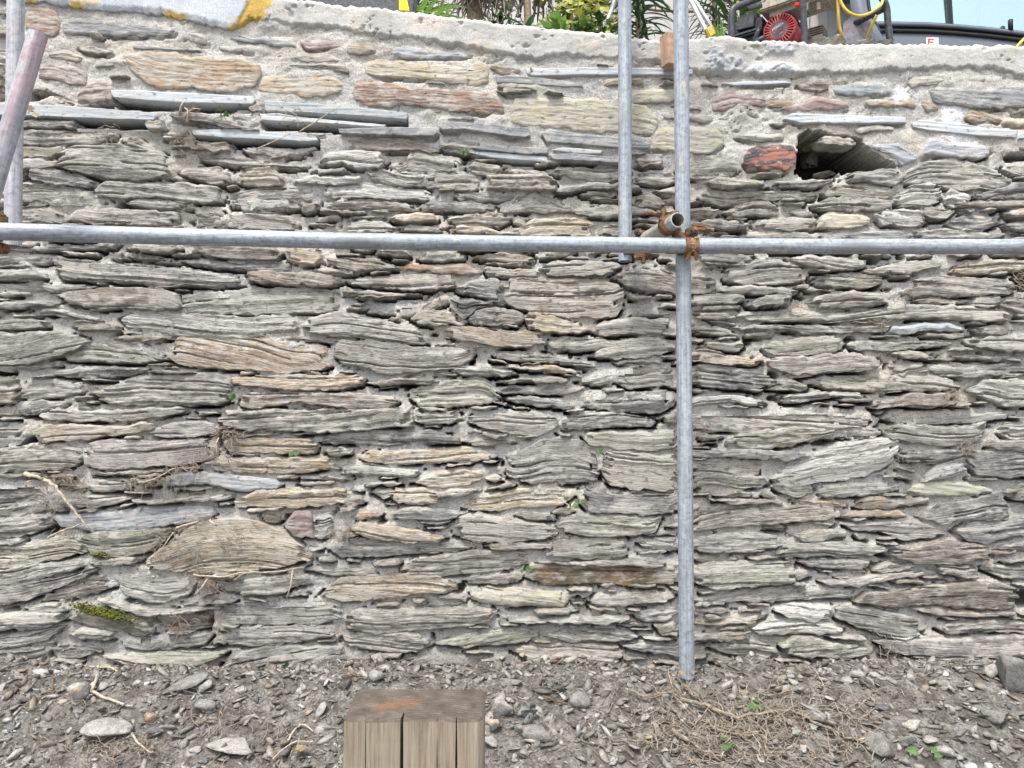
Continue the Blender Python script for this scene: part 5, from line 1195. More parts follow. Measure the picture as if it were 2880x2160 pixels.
# coupler 3: transom to the upright near the wall
c3 = at(1790, 700, 2.715); cp3 = thing('scaffold_coupler', 'rusty clamp fixing the short upright near the wall, half hidden by the horizontal tube', 'coupler', c3, 'scaffold couplers')
ctr = at(1758, 700, 2.72); m = MB(); ring_part(m, Vector((ctr.x, 2.72, c3.z)), Zv, .0252, .033, .05, R(-100), R(100), Xv - Yv * .2); m.box(c3 + Vector((.012, -.01, .028)), (.045, .03, .03), bev=.006); m.box(c3 + Vector((.016, -.012, -.030)), (.055, .03, .022), bev=.005); reparent(m.build('body', RUST, auto=40), cp3)
m = MB(); m.box(at(1810, 722, 2.70), (.014, .03, .05), bev=.003); reparent(m.build('lug', RUST), cp3)
bolt(at(1806, 720, 2.69), Vector((1, 0, .03)), .062, cp3, .3); bolt(at(1790, 656, 2.69), Vector((.5, -1, .1)), .03, cp3, .3)
# coupler 4 at the left edge
c4 = at(-24, 648, 2.17); cp4 = thing('scaffold_coupler', 'rusty clamp cut off by the left edge of the picture', 'coupler', c4, 'scaffold couplers')
m = MB(); ring_part(m, c4 + Vector((0, -.03, 0)), Xv, TR + .0006, TR + .008, .046, R(-40), R(220), -Yv); m.box(c4 + Vector((0, .02, .035)), (.045, .05, .04), bev=.006); m.box(c4 + Vector((.0, .04, -.045)), (.04, .04, .03), bev=.006); reparent(m.build('body', RUST, auto=40), cp4)
bolt(c4 + Vector((-.01, .02, .045)), Vector((.9, -.3, .2)), .04, cp4, .4)

# ---------------------------------------------------------------- roots, twigs, ivy, moss
ROOT = plain('dry_root', (.40, .34, .27), .9, 0, .45, 90., .8, dirt=(.22, .18, .14, .5)); ROOTF = plain('root_fibre', (.25, .21, .17), .9, 0, .4, 60., .2); TWIG = plain('brown_twig', (.14, .085, .05), .9, 0, .4, 60.)
rt = random.Random(3)
def wander(p, d, L, seg, jit, grav=0., r=None):
    r = r or rt; p = Vector(p); d = Vector(d).normalized(); pts = [p.copy()]
    for i in range(seg):
        d = (d + Vector((r.gauss(0, jit), r.gauss(0, jit), r.gauss(0, jit) - grav))).normalized(); p = p + d * (L / seg); pts.append(p.copy())
    return pts
def drape(pts, h=.004):
    return [Vector((p.x, p.y, max(p.z, gh(p.x, min(p.y, 2.84)) + h))) if p.y < 2.84 else p for p in pts]
def px_path(lst, D): return [at(x, y, D) for x, y in lst]
def smooth_path(pts, k=4):
    out = []
    for i in range(len(pts) - 1):
        p0, p1, p2, p3 = pts[max(i - 1, 0)], pts[i], pts[i + 1], pts[min(i + 2, len(pts) - 1)]
        for j in range(k):
            t = j / k; out.append(.5 * ((2 * p1) + (p2 - p0) * t + (2 * p0 - 5 * p1 + 4 * p2 - p3) * t * t + (3 * p1 - p0 - 3 * p2 + p3) * t ** 3))
    return out + [pts[-1]]
def wall_root(label, mains, fib, group='roots hanging from the wall joints'):
    """mains: list of (pixel path, radius); fib: list of (px, py, spread_x, spread_y, count, length)"""
    x0, y0 = mains[0][0][0] if mains else fib[0][:2]; base = at(x0, y0, WALL_D - .03); t = thing('root_clump', label, 'roots', base, group)
    for path, r in mains:
        m = MB(); P = smooth_path(px_path(path, WALL_D - .035)); n = len(P); rs = [r * (1 - .55 * i / n) * rt.uniform(.85, 1.1) for i in range(n)]
        P = [p + Vector((rt.gauss(0, r * .3), -.02 * math.sin(math.pi * i / n), rt.gauss(0, r * .3))) for i, p in enumerate(P)]
        m.tube(P, rs, 8); reparent(m.build('main_root', ROOT, smooth=True), t)
    m = MB()
    for x, y, sx, sy, cnt, L in fib:
        for _ in range(int(cnt * .6)):
            p = at(x + rt.gauss(0, sx), y + rt.gauss(0, sy), WALL_D - rt.uniform(.008, .04)); a = rt.uniform(-.6, 3.7)
            m.tube(wander(p, (math.cos(a) * 1.4, rt.gauss(-.1, .3), -.5 * math.sin(a)), L * rt.uniform(.5, 1.3), 6, .38, .06), [.0013, .0012, .0011, .001, .0009, .0007, .0005], 4, cap=False)
    if m.v: reparent(m.build('rootlets', ROOTF), t)['kind'] = 'stuff'
def T(t, *pts): x0, y0, z = TILE[t]; return [(x / z + x0, y / z + y0) for x, y in pts]
def Tf(t, x, y, sx, sy, c, L): x0, y0, z = TILE[t]; return (x / z + x0, y / z + y0, sx / z, sy / z, c, L)
wall_root('thick pale root dangling from a joint at the lower left', [(T(7, (230, 85), (310, 130), (370, 200), (430, 280), (488, 360)), .0075), (T(7, (140, 60), (190, 70), (240, 90)), .009), (T(7, (150, 140), (160, 110), (200, 90)), .004)], [Tf(7, 330, 80, 60, 18, 90, .07), Tf(7, 420, 140, 25, 30, 45, .06), Tf(7, 270, 230, 40, 30, 40, .06)])
wall_root('pale forked root lying over a dark gap below the thick dangling root', [(T(7, (262, 408), (320, 380), (380, 355), (440, 335)), .004)], [Tf(7, 330, 380, 30, 20, 15, .05)])
wall_root('matted brown root fibres in the long joint left of the middle', [(T(7, (750, 110), (850, 90), (960, 30)), .004), (T(4, (1420, 1480), (1415, 1420), (1420, 1360)), .005)], [Tf(7, 830, 90, 70, 16, 130, .07), Tf(4, 1480, 1320, 55, 20, 90, .06), Tf(4, 1330, 1450, 80, 40, 60, .09), Tf(7, 1000, 30, 60, 12, 70, .06)])
wall_root('woody roots strung along the joint under the big tan stone', [(T(7, (1050, 610), (1200, 615), (1350, 590), (1500, 590), (1650, 565)), .0042), (T(7, (1270, 640), (1330, 600), (1380, 600)), .004), (T(7, (1590, 580), (1585, 660), (1560, 740)), .004), (T(7, (1130, 630), (1100, 680), (1060, 720)), .004)], [Tf(7, 1080, 600, 35, 25, 60, .05), Tf(7, 1150, 680, 25, 25, 40, .06), Tf(7, 1580, 600, 20, 25, 30, .05)])
wall_root('brown roots slanting down the gap left of the big tan stone', [(T(7, (960, 360), (1010, 340), (1080, 320)), .006), (T(7, (940, 380), (900, 450), (830, 520)), .0025), (T(7, (1140, 310), (1180, 340)), .004)], [Tf(7, 900, 450, 40, 40, 60, .06), Tf(7, 1060, 310, 40, 15, 35, .05)])
wall_root('thin reddish rootlets netted over the face of the big tan stone', [], [Tf(7, 1290, 450, 60, 40, 80, .05), Tf(7, 1060, 500, 50, 30, 35, .06)])
wall_root('dry twiggy roots and leaves sprouting between the dark slates at upper left', [(T(1, (1165, 740), (1190, 700), (1200, 670)), .005), (T(1, (1200, 760), (1260, 720), (1310, 715)), .004), (T(1, (1215, 790), (1230, 740), (1200, 700)), .004)], [Tf(1, 1210, 730, 45, 25, 45, .05), Tf(1, 1210, 900, 40, 30, 55, .05), Tf(1, 700, 870, 40, 30, 45, .06)])
wall_root('thin bent twig across the stacked slates right of the ivy sprig', [(T(1, (1940, 855), (2050, 800), (2130, 750), (2212, 690)), .0026), (T(1, (1800, 660), (1860, 720), (1930, 760), (1935, 830)), .0018), (T(1, (1660, 970), (1780, 930), (1885, 875)), .0022)], [Tf(1, 1890, 720, 40, 30, 10, .05)])
wall_root('fine brown root hairs in the joints beside the scaffold upright, lower right', [], [Tf(9, 1150, 1000, 40, 30, 40, .06), Tf(9, 1050, 1120, 40, 25, 40, .06), Tf(9, 1330, 1110, 50, 20, 45, .06), Tf(9, 1660, 500, 25, 30, 30, .05), Tf(9, 120, 1130, 40, 10, 20, .05)])
wall_root('wispy root fibres hanging near the right edge at mid height', [], [Tf(6, 1410, 440, 40, 20, 40, .04), Tf(6, 1300, 600, 50, 12, 40, .045), Tf(6, 1760, 1080, 30, 20, 35, .06), Tf(6, 1850, 1410, 50, 20, 45, .05), Tf(6, 2180, 330, 25, 40, 45, .06), Tf(6, 1400, 1520, 30, 25, 30, .04), Tf(6, 720, 500, 35, 12, 30, .04), Tf(6, 130, 1340, 40, 30, 35, .05)])
wall_root('brown root fibres in the joint left of the purple stone, lower middle', [(T(8, (1160, 180), (1220, 220), (1280, 250)), .0022)], [Tf(8, 20, 380, 40, 30, 60, .06), Tf(8, 1180, 400, 25, 15, 25, .04), Tf(8, 750, 440, 40, 12, 25, .04), Tf(7, 1800, 400, 30, 15, 30, .05), Tf(7, 950, 870, 60, 30, 40, .07)])

# the tangle of roots on the rubble
def gp(px, py, h=.012): q = ground_hit(px, py); return Vector((q.x, q.y, gh(q.x, q.y) + h))
def gpath(t, *pts, h=.012): return smooth_path([gp(x, y, h) for x, y in T(t, *pts)])
tang = thing('root_tangle', 'tangle of pale ivy roots thrown down on the rubble at the right', 'roots', gp(2150, 2040, 0))
for path, r in [(gpath(9, (-20, 1320), (100, 1350), (260, 1415), (420, 1410), (560, 1390), (700, 1440), (860, 1510), (1000, 1575), h=.02), .0068), (gpath(9, (300, 1310), (480, 1300), (620, 1270), (800, 1250), h=.018), .0034), (gpath(9, (440, 1620), (455, 1500), (470, 1380), (400, 1300), h=.016), .0040),
                (gpath(9, (100, 1430), (200, 1480), (330, 1520), (430, 1490), h=.016), .0040), (gpath(9, (340, 1540), (400, 1600), (430, 1655), h=.02), .005), (gpath(9, (-10, 1240), (50, 1300), (80, 1310), (0, 1280), h=.02), .004), (gpath(9, (-60, 1500), (40, 1560), (150, 1620), (220, 1650), h=.02), .006), (gpath(8, (1550, 1270), (1650, 1310), (1760, 1300), (1860, 1320), h=.025), .004), (gpath(8, (1800, 1230), (1810, 1330), (1850, 1400), h=.03), .003)]:
    m = MB(); n = len(path); m.tube([p + Vector((rt.gauss(0, .005), rt.gauss(0, .005), rt.gauss(0, .003))) for p in path], [r * (1.1 - .7 * i / n) * rt.uniform(.7, 1.25) for i in range(n)], 7)
    for q in range(2, n - 1, 3): m.tube(drape(wander(path[q], (rt.gauss(0, 1), rt.gauss(0, 1), .1), rt.uniform(.04, .12), 6, .3, .04)), [r * .45, r * .4, r * .33, r * .27, r * .2, r * .15, r * .1], 6); reparent(m.build('main_root', ROOT, smooth=True), tang)
m = MB()
for _ in range(460):
    px, py = (rt.gauss(2130, 170), rt.uniform(1990, 2158)) if rt.random() < .5 else (rt.uniform(1830, 2460), rt.uniform(1950, 2158))
    if px > 2480: continue
    p = gp(px, py, rt.uniform(.002, .016)); a = rt.uniform(0, 6.28)
    m.tube(drape(wander(p, (math.cos(a), math.sin(a), rt.gauss(.1, .3)), rt.uniform(.04, .14), 7, .35, .03)), [.0017, .0016, .0014, .0012, .001, .0009, .0007, .0006], 4, cap=False)
reparent(m.build('rootlets', ROOTF), tang)['kind'] = 'stuff'
def ground_sticks(name, label, lst, mat=ROOT):
    t = thing(name, label, 'roots' if 'root' in name else 'twig', gp(*lst[0][0][0], 0))
    for path, r in lst:
        m = MB(); P = smooth_path([gp(x, y, .014) for x, y in path]); n = len(P); m.tube([p + Vector((0, 0, rt.gauss(0, r * .5))) for p in P], [r * (1 - .4 * i / n) for i in range(n)], 7); reparent(m.build('stem', mat, smooth=True), t)
ground_sticks('root_strand', 'long curving root strand lying on the rubble at the far left', [(T(7, (370, 1100), (480, 1115), (580, 1140), (680, 1190)), .005), (T(7, (535, 1110), (520, 1210), (500, 1270), (590, 1310), (720, 1350)), .006), (T(7, (710, 1500), (760, 1560), (830, 1610)), .0035)])
ground_sticks('twig', 'dark upright twig stub in the rubble at the left', [(T(7, (285, 1180), (285, 1270)), .003)], TWIG)
ground_sticks('root_strand', 'pale looping root strand on the rubble left of the timber post', [(T(7, (1560, 1540), (1600, 1480), (1640, 1450), (1700, 1490)), .003), (T(7, (1480, 1640), (1580, 1560), (1700, 1540)), .0025)])
ground_sticks('twig', 'dark bent twig resting on the stone at the wall foot, right of the ivy', [(T(8, (1145, 1100), (1230, 1080), (1330, 1045)), .004)], TWIG)
ground_sticks('twig', 'thin brown twig behind the timber post', [(T(8, (20, 1185), (80, 1180), (130, 1185)), .0028), (T(8, (470, 1160), (540, 1190)), .002)], TWIG)
ground_sticks('twig', 'short grey stick in the gravel right of the timber post', [(T(8, (1090, 1300), (1160, 1320), (1225, 1345)), .0028)], TWIG)
sm = thing('root_wisps', 'scattered fine root wisps strewn over the left rubble', 'roots', gp(300, 2080, 0)); m = MB()
for _ in range(330):
    px = rt.uniform(0, 930) if rt.random() < .7 else rt.uniform(1400, 1900); py = rt.uniform(1920, 2155)
    if rt.random() < .3: px, py = rt.gauss(330, 60), rt.gauss(2120, 25)
    p = gp(px, min(py, 2158), .01); a = rt.uniform(0, 6.28); m.tube(drape(wander(p, (math.cos(a), math.sin(a), rt.gauss(.1, .2)), rt.uniform(.025, .085), 5, .35, .03), .002), [.0012, .0012, .001, .0009, .0008, .0006], 4, cap=False)
reparent(m.build('wisps', ROOTF), sm)['kind'] = 'stuff'

def leaf_mat(name, c, c2, sc=30.):
    M = Mt(name, .5, 0, .35); g_ = M.n('NewGeometry'); P = g_.outputs['Position']
    c_ = M.mix(M.ramp(g_.outputs['Random Per Island'], (0., 0.), (1., 1.)), c, c2); c_ = M.mix(1., c_, M.ramp(M.noise(P, sc, 4, .6), (.3, .75), (.7, 1.25)), 'MULTIPLY'); M.col(c_)
    tr = M.n('BsdfTranslucent'); M.put(tr.inputs['Color'], c_); mx = M.n('MixShader'); mx.inputs[0].default_value = .3
    M.t.links.new(M.b.outputs[0], mx.inputs[1]); M.t.links.new(tr.outputs[0], mx.inputs[2]); M.t.links.new(mx.outputs[0], M.t.nodes['Material Output'].inputs[0]); return M.m
IVY = leaf_mat('ivy_leaf', (.05, .12, .035), (.10, .17, .07)); GREYLEAF = leaf_mat('pale_leaf', (.24, .30, .26), (.30, .33, .28)); DRYLEAF = leaf_mat('dry_leaf', (.31, .25, .14), (.26, .19, .11))
IVYSH = [(0, 0), (.28, -.12), (.52, .05), (.36, .32), (.62, .52), (.30, .58), (.0, 1.0), (-.30, .58), (-.62, .52), (-.36, .32), (-.52, .05), (-.28, -.12)]
def leaf(m, p, d, up, s, shape=IVYSH, cup=.15):
    d = Vector(d).normalized(); side = d.cross(Vector(up)).normalized(); nn = side.cross(d); ctr = Vector(p) + d * s * .35
    V = [ctr] + [Vector(p) + d * y * s + side * x * s - nn * cup * s * (abs(x) + .2 * y) for x, y in shape]; n = len(shape); m.add(V, [(0, i + 1, (i + 1) % n + 1) for i in range(n)])
def sprig(px, py, D, n, s, spread, label, mat=IVY, cat='ivy', name='ivy_sprig', group='ivy and weeds in the wall'):
    p = at(px, py, D); t = thing(name, label, cat, p, group); m = MB()
    for i in range(n):
        q = p + Vector((rt.gauss(0, spread), -rt.uniform(.005, .03), rt.gauss(0, spread * .7)))
        m.tube([p, p.lerp(q, .5) + Vector((0, -.006, .004)), q], .0011, 5)
        ml = MB(); leaf(ml, q, (rt.gauss(0, .5), -.35, rt.gauss(-.1, .6)), (rt.gauss(0, .2), -.8, .6), s * rt.uniform(.7, 1.2)); reparent(ml.build('leaf', mat), t)
    reparent(m.build('stem', TWIG), t)
wd = WALL_D - .03
for a in [(T(8, (790, 1155))[0], 4, .034, .022, 'large pale-veined ivy leaf cluster at the wall foot above the post'), (T(8, (680, 1120))[0], 4, .020, .016, 'small leafy green weed just left of the ivy at the wall foot'), (T(8, (1000, 1080))[0], 4, .018, .014, 'tiny green seedling right of the ivy at the wall foot'), (T(8, (1262, 205))[0], 5, .022, .018, 'dark green sprig in the joint right of the orange-stained stone'),
          (T(8, (1000, 585))[0], 3, .020, .012, 'ivy leaf at the left tip of the rust-brown stone'), (T(7, (1580, 1140))[0], 3, .032, .012, 'single bright ivy leaf at the wall foot, left of the post'), (T(5, (1675, 1465))[0], 3, .018, .010, 'tiny ivy leaf above the dark vertical crack near the upright'), (T(4, (1520, 1120))[0], 3, .022, .012, 'grey-green leaf in the joint at the left end of the brown stone, mid left'), (T(4, (1920, 1455))[0], 2, .022, .010, 'single green leaf under the buff stone left of the middle')]:
    sprig(a[0][0], a[0][1], wd, a[1], a[2], a[3], a[4])
sprig(*T(1, (1440, 755))[0], WALL_D - .04, 7, .020, .032, 'green ivy sprig growing between the stacked slates at upper left')
sprig(*T(1, (1650, 1345))[0], WALL_D - .035, 6, .022, .018, 'pale grey-green ferny weed above the horizontal tube, left', GREYLEAF, 'weed', 'weed')
sprig(*T(2, (800, 1010))[0], WALL_D - .0, 5, .018, .014, 'dark green weed tucked in the hollow under the slates')
sprig(*T(1, (210, 725))[0], WALL_D - .04, 3, .024, .012, 'dry yellow leaf caught on the slate beside the slanting brace', DRYLEAF, 'leaf', 'dry_leaf')
sprig(*T(2, (1220, 485))[0], WALL_D - .03, 2, .020, .008, 'dry curled leaf on the left end of the long grey slate', DRYLEAF, 'leaf', 'dry_leaf')
for px, py, lab, mt_ in [(2100, 2005, 'green ivy leaves lying behind the thick root on the rubble', IVY), (2240, 2070, 'pale upturned ivy leaf in the middle of the root tangle', GREYLEAF), (2620, 2140, 'green leaves at the front edge, right of the root tangle', IVY), (2060, 2125, 'ivy leaves at the front of the root tangle', IVY), (830, 2140, 'yellowed dry leaf on the rubble left of the post', DRYLEAF), (1940, 1925, 'buff dead leaf at the foot of the upright', DRYLEAF)]:
    p = gp(px, py, .025); t = thing('fallen_leaves', lab, 'leaves', p, 'leaves fallen on the rubble')
    for i in range(3):
        ml = MB(); leaf(ml, p + Vector((rt.gauss(0, .02), rt.gauss(0, .02), rt.uniform(0, .012))), (rt.gauss(0, 1), rt.gauss(0, .6), rt.gauss(0, .2)), (rt.gauss(0, .3), -.5, .9), rt.uniform(.018, .030)); reparent(ml.build('leaf', mt_), t)
# moss cushions
def moss(pxs, label, n, sx, sy):
    p = at(*pxs, WALL_D - .022); V_, F_ = [], []; b = 0; r = np.random.default_rng(n)
    for i in range(n):
        c = at(pxs[0] + r.normal(0, sx) , pxs[1] + r.normal(0, sy), WALL_D - .016 - .012 * r.random()); 
        if sx > 30: c.z -= (c.x - p.x) * .22
        V = I1[0] * r.uniform(.002, .0048) * (1.2, 1, .8) * (1 + .2 * r.normal(size=(len(I1[0]), 1))); V_.append(V + np.array(c[:]) - np.array(p[:])); F_.append(I1[1] + b); b += len(V)
    o = link('moss_cushion', mesh_np('moss', np.concatenate(V_), np.concatenate(F_)), MOSS); o.location = p; tag(o, label, 'moss'); o['kind'] = 'stuff'
moss(T(7, (560, 815))[0], 'long yellow-green moss cushion on a dark stone at lower left', 700, 40, 7)
moss(T(7, (545, 497))[0], 'small yellow moss tuft under an olive stone at lower left', 70, 12, 3)
# ---------------------------------------------------------------- on and behind the coping
rb = random.Random(9)
BLACK = plain('black_frame_paint', (.022, .026, .034), .45, 0, .3, 30, .2, .5, dirt=(.25, .22, .21, .22)); BPLAS = plain('black_plastic', (.026, .031, .042), .5, 0, .3, 25, .2, .4, dirt=(.25, .23, .23, .25))
REDP = plain('red_cover', (.33, .035, .05), .6, 0, .25, 20, .2, .3, dirt=(.36, .25, .22, .7)); TANK = plain('dirty_tank', (.38, .35, .30), .7, 0, .25, 30, .3, .3, dirt=(.25, .19, .14, .7)); ALU = plain('engine_alloy', (.33, .30, .27), .6, .4, .35, 40, .4)
DARK = plain('recess_shade', (.012, .012, .013), .9, 0, .1); YEL = plain('yellow_hose', (.55, .39, .05), .5, 0, .2, 20, .1, .4, dirt=(.40, .33, .18, .4))  # near-black colour imitating shade inside the engine cover openings
t = thing('edging_slab', 'dark grey slab standing on the coping at upper left', 'slab', at(1000, 10, 3.05)); m = MB(); a0 = at(826, 6, 3.05); a1 = at(1168, 48, 3.05); mid = (a0 + a1) / 2; an = math.atan2(a1.z - a0.z, a1.x - a0.x)
m.box(mid + Vector((0, .03, .07)), ((a1 - a0).length, .06, .16), Matrix.Rotation(-an, 3, 'Y'), bev=.006); reparent(m.build('slab', plain('dark_slab', (.075, .08, .092), .8, 0, .3, 60, .5, dirt=(.25, .25, .25, .35))), t)
ys = at(1136, 25, 3.0); m = MB(); m.prism([(-.020, .0), (.022, -.003), (.004, .075), (-.020, .085)], .012, Matrix.Translation(ys + Vector((0, .012, -.002))) @ Matrix.Rotation(R(90), 4, 'X')); tag(m.build('yellow_wedge', plain('yellow_plastic', (.85, .58, .02), .4, 0, .08)), 'bright yellow plastic wedge at the end of the dark slab', 'wedge')
p = at(1886, 144, 2.80); m = MB(); m.box(p + Vector((.004, .0, 0)), (.070, .05, .122), Matrix.Rotation(R(-3), 3, 'Y') @ Matrix.Rotation(R(20), 3, 'Z'), bev=.003); tag(m.build('timber_block', plain('pinkish_offcut', (.36, .235, .165), .8, 0, .35, 40, .3, dirt=(.25, .23, .2, .5))), 'short reddish timber block against the coping, half behind the front upright', 'block')
cs = at(2348, 112, 3.0); r = np.random.default_rng(77); V = rockify(I2[0], r, 8, .04); V = V / np.abs(V).max(0) * (.058, .05, .016); o = link('loose_slab', mesh_np('loose_slab', V, I2[1]), MC['ochre']); o.location = cs; tag(o, 'thin buff stone lying on the coping in front of the engine', 'stone')
for i, (px, py, w_) in enumerate([(2460, 122, .045), (2490, 119, .05), (2425, 124, .04)]):
    V = rockify(I2[0], r, 8, .05); V = V / np.abs(V).max(0) * (w_ * .7, .04, .012); o = link('mortar_crumb', mesh_np('mortar_crumb', V, I2[1]), MC['pale']); o.location = at(px, py, 2.93); tag(o, ['flat mortar crumb on the coping below the bent black frame', 'wider mortar crumb on the coping under the right frame leg', 'small mortar crumb on the coping below the grey housing'][i], 'mortar')

# fence
FD = 8.0; WHT = plain('weathered_white_boards', (.40, .39, .38), .8, 0, .12, 6, .3, dirt=(.42, .38, .33, .4))
fz0, fz1 = 3.05, 5.75; x0 = at(700, 0, FD).x; f = thing('board_fence', 'pale weathered vertical board fence behind the plants', 'fence', (x0, FD, fz0))
mb = MB(); mb.box((0, 0, 0), (.094, .018, fz1 - fz0), bev=.003); bme = None; i = 0; x = x0
while x < at(3100, 0, FD).x:
    if bme is None: o = mb.build('board', WHT); bme = o.data
    else: o = bpy.data.objects.new('board', bme); C.objects.link(o)
    o.parent = f; o.location = (x - x0, rb.uniform(-.004, .004), (fz1 - fz0) / 2 + rb.uniform(-.01, .01)); x += .099; i += 1
for zz in (.5, 1.9): m = MB(); m.box((2.9, .03, zz), (9.5, .04, .08), bev=.004); m.build('rail', WHT, f)
m = MB(); m.tube([at(1560, 2, 6.8), at(1650, 6, 6.8), at(1745, 14, 6.8), at(1850, 30, 6.8), at(2000, 34, 6.8)], .012, 8); tag(m.build('dark_pole', TWIG, smooth=True), 'thin dark pole running across in front of the pale fence', 'pole')

# plants
def ribbon(m, pts, w, up=Zv, fold=.25):
    V = []; n = len(pts)
    for i, p in enumerate(pts):
        tn = (pts[min(i + 1, n - 1)] - pts[max(i - 1, 0)]).normalized(); s = tn.cross(up); s = s.normalized() if s.length > 1e-3 else Xv; nn = s.cross(tn)
        u = i / (n - 1); ww = w * (math.sin(math.pi * min(1, .12 + .88 * u)) ** .7) * (1 if u < .98 else .05)
        V += [p - s * ww + nn * fold * ww, p, p + s * ww + nn * fold * ww]
    m.add(V, [q for i in range(n - 1) for q in ((i * 3, i * 3 + 1, i * 3 + 4, i * 3 + 3), (i * 3 + 1, i * 3 + 2, i * 3 + 5, i * 3 + 4))])
def arc(p, az, el, L, droop, n=7):
    p = Vector(p); pts = [p.copy()]
    for i in range(n):
        d_ = Vector((math.cos(az) * math.cos(el), math.sin(az) * math.cos(el), math.sin(el))); p = p + d_ * (L / n); pts.append(p.copy()); el -= droop / n
    return pts
G1 = leaf_mat('fresh_strap_leaf', (.12, .26, .05), (.22, .36, .08)); G2 = leaf_mat('dark_strap_leaf', (.03, .085, .035), (.06, .13, .05)); G3 = leaf_mat('olive_leaf', (.17, .22, .04), (.34, .34, .06)); G4 = leaf_mat('deep_green_leaf', (.03, .08, .02), (.07, .15, .03)); DEAD = leaf_mat('dead_leaf', (.17, .13, .11), (.30, .25, .21)); DEADD = leaf_mat('dark_dead_leaf', (.045, .038, .035), (.10, .08, .07)); BARK = plain('palm_bark', (.24, .19, .13), .9, 0, .4, 50, .8)
def rosette(px, py, D, n, L, w_, mat, label, el=(.5, 1.4), droop=1.2, name='strap_leaved_plant', cat='plant', group='plants behind the wall', stem=True):
    p = at(px, py, D); gz_ = up_h(D); t = thing(name, label, cat, (p.x, p.y, gz_), group)
    m = MB(); m.tube([(p.x, p.y, gz_ - .02), p], [.02, .016], 8); reparent(m.build('stem', BARK), t)
    for i in range(n):
        m = MB(); ribbon(m, arc(p + Vector((rb.gauss(0, .02), rb.gauss(0, .02), rb.gauss(0, .02))), rb.uniform(0, 6.28), rb.uniform(*el), L * rb.uniform(.6, 1.1), droop * rb.uniform(.5, 1.3)), w_ * rb.uniform(.7, 1.1)); reparent(m.build('leaf', mat), t)
    return t
rosette(1195, 60, 3.75, 26, .26, .014, G1, 'bright green strap-leaved plant beside the yellow wedge', (.2, 1.3), 1.0)
rosette(1245, 68, 3.9, 14, .12, .007, G1, 'small fresh green tuft between the strap plant and the dead clump', (.3, 1.2), .6)
rosette(1165, 30, 4.3, 26, .35, .012, G4, 'dark grassy plant behind the yellow wedge', (.2, 1.4), 1.4)
p = at(1335, -60, 4.1); t = thing('dead_leaf_clump', 'clump of grey dried hanging leaves behind the coping', 'plant', (p.x, p.y, up_h(4.1)), 'plants behind the wall'); m = MB(); m.tube([(p.x, p.y, up_h(4.1)), p], [.05, .04], 10); reparent(m.build('trunk', BARK), t); m = MB()
for i in range(230):
    q = p + Vector((rb.gauss(0, .07), rb.gauss(-.02, .06), rb.uniform(-.12, .12))); m.tube(wander(q, (rb.gauss(0, .7), rb.gauss(-.3, .5), -.3), rb.uniform(.14, .30), 9, .32, .16, rb), [.004, .0045, .0045, .004, .004, .0035, .003, .0025, .002, .001], 5, cap=False)
reparent(m.build('dead_leaves', DEAD), t)['kind'] = 'stuff'
def shrub(px, py, D, n, rx, rz, s, mat, label, stems=8, shape=None, name='leafy_shrub'):
    p = at(px, py, D); gz_ = up_h(D); t = thing(name, label, 'shrub', (p.x, p.y, gz_), 'plants behind the wall'); shape = shape or [(0, 0), (.22, .25), (.30, .55), (.16, .85), (0, 1.05), (-.16, .85), (-.30, .55), (-.22, .25)]
    m = MB(); tips = []
    for i in range(stems):
        q = p + Vector((rb.gauss(0, rx * .6), rb.gauss(0, rx * .5), rb.uniform(-.3, 1) * rz)); tips.append(q); b0 = Vector((p.x + rb.gauss(0, .03), p.y, gz_)); m.tube([b0, b0.lerp(q, .5) + Vector((rb.gauss(0, .03), 0, .02)), q], [.006, .005, .003], 6)
    reparent(m.build('stems', plain('green_stem_%d' % px, (.30, .33, .12), .7), ), t); m = MB()
    for i in range(n):
        q = p + Vector((rb.gauss(0, rx), rb.gauss(0, rx * .6), rb.gauss(0, rz))); leaf(m, q, (rb.gauss(0, 1), rb.gauss(-.3, .6), rb.gauss(-.15, .6)), (rb.gauss(0, .3), -.5, .9), s * rb.uniform(.6, 1.3), shape, .2)
    reparent(m.build('leaves', mat), t)['kind'] = 'stuff'
shrub(1405, 40, 4.4, 90, .075, .10, .075, G4, 'dark green broad-leaved shrub left of the bare trunk')
p = at(1490, 84, 4.2); ptop = at(1478, -120, 4.2); t = thing('palm_trunk', 'slim bare trunk with black dead leaves hanging round it', 'palm', (p.x, p.y, up_h(4.2)), 'plants behind the wall'); m = MB(); n = 14
base = Vector((p.x, p.y, up_h(4.2) - .02)); m.tube([base.lerp(ptop, i / n) + Vector((rb.gauss(0, .0012), 0, 0)) for i in range(n + 1)], [.021 + rb.uniform(-.0015, .0015) for i in range(n + 1)], 14); reparent(m.build('trunk', BARK, smooth=True), t); m = MB()
for (px, y0, y1, w_) in [(1442, -60, 28, .012), (1452, -60, 62, .008), (1460, -70, 20, .012), (1472, -60, 45, .012), (1505, -60, 60, .012), (1512, -60, 50, .014), (1520, -60, 35, .012), (1528, -60, 62, .009), (1540, -70, 40, .016), (1548, -60, 30, .013), (1556, -60, 48, .009), (1510, -60, 75, .008), (1466, -60, 32, .008)]:
    m = MB(); a = at(px + rb.uniform(-4, 4), y0, 4.2 + rb.uniform(-.06, .06)); b_ = at(px + rb.uniform(-8, 8), y1, 4.2 + rb.uniform(-.06, .06)); P = [a.lerp(b_, i / 8) + Vector((rb.gauss(0, .006), rb.gauss(0, .006), 0)) for i in range(9)]; P[-1] += Vector((rb.choice([-.02, .02]), 0, .01)); ribbon(m, P, w_, Yv + Xv * rb.gauss(0, .3), .8); reparent(m.build('dead_leaf', DEADD), t)
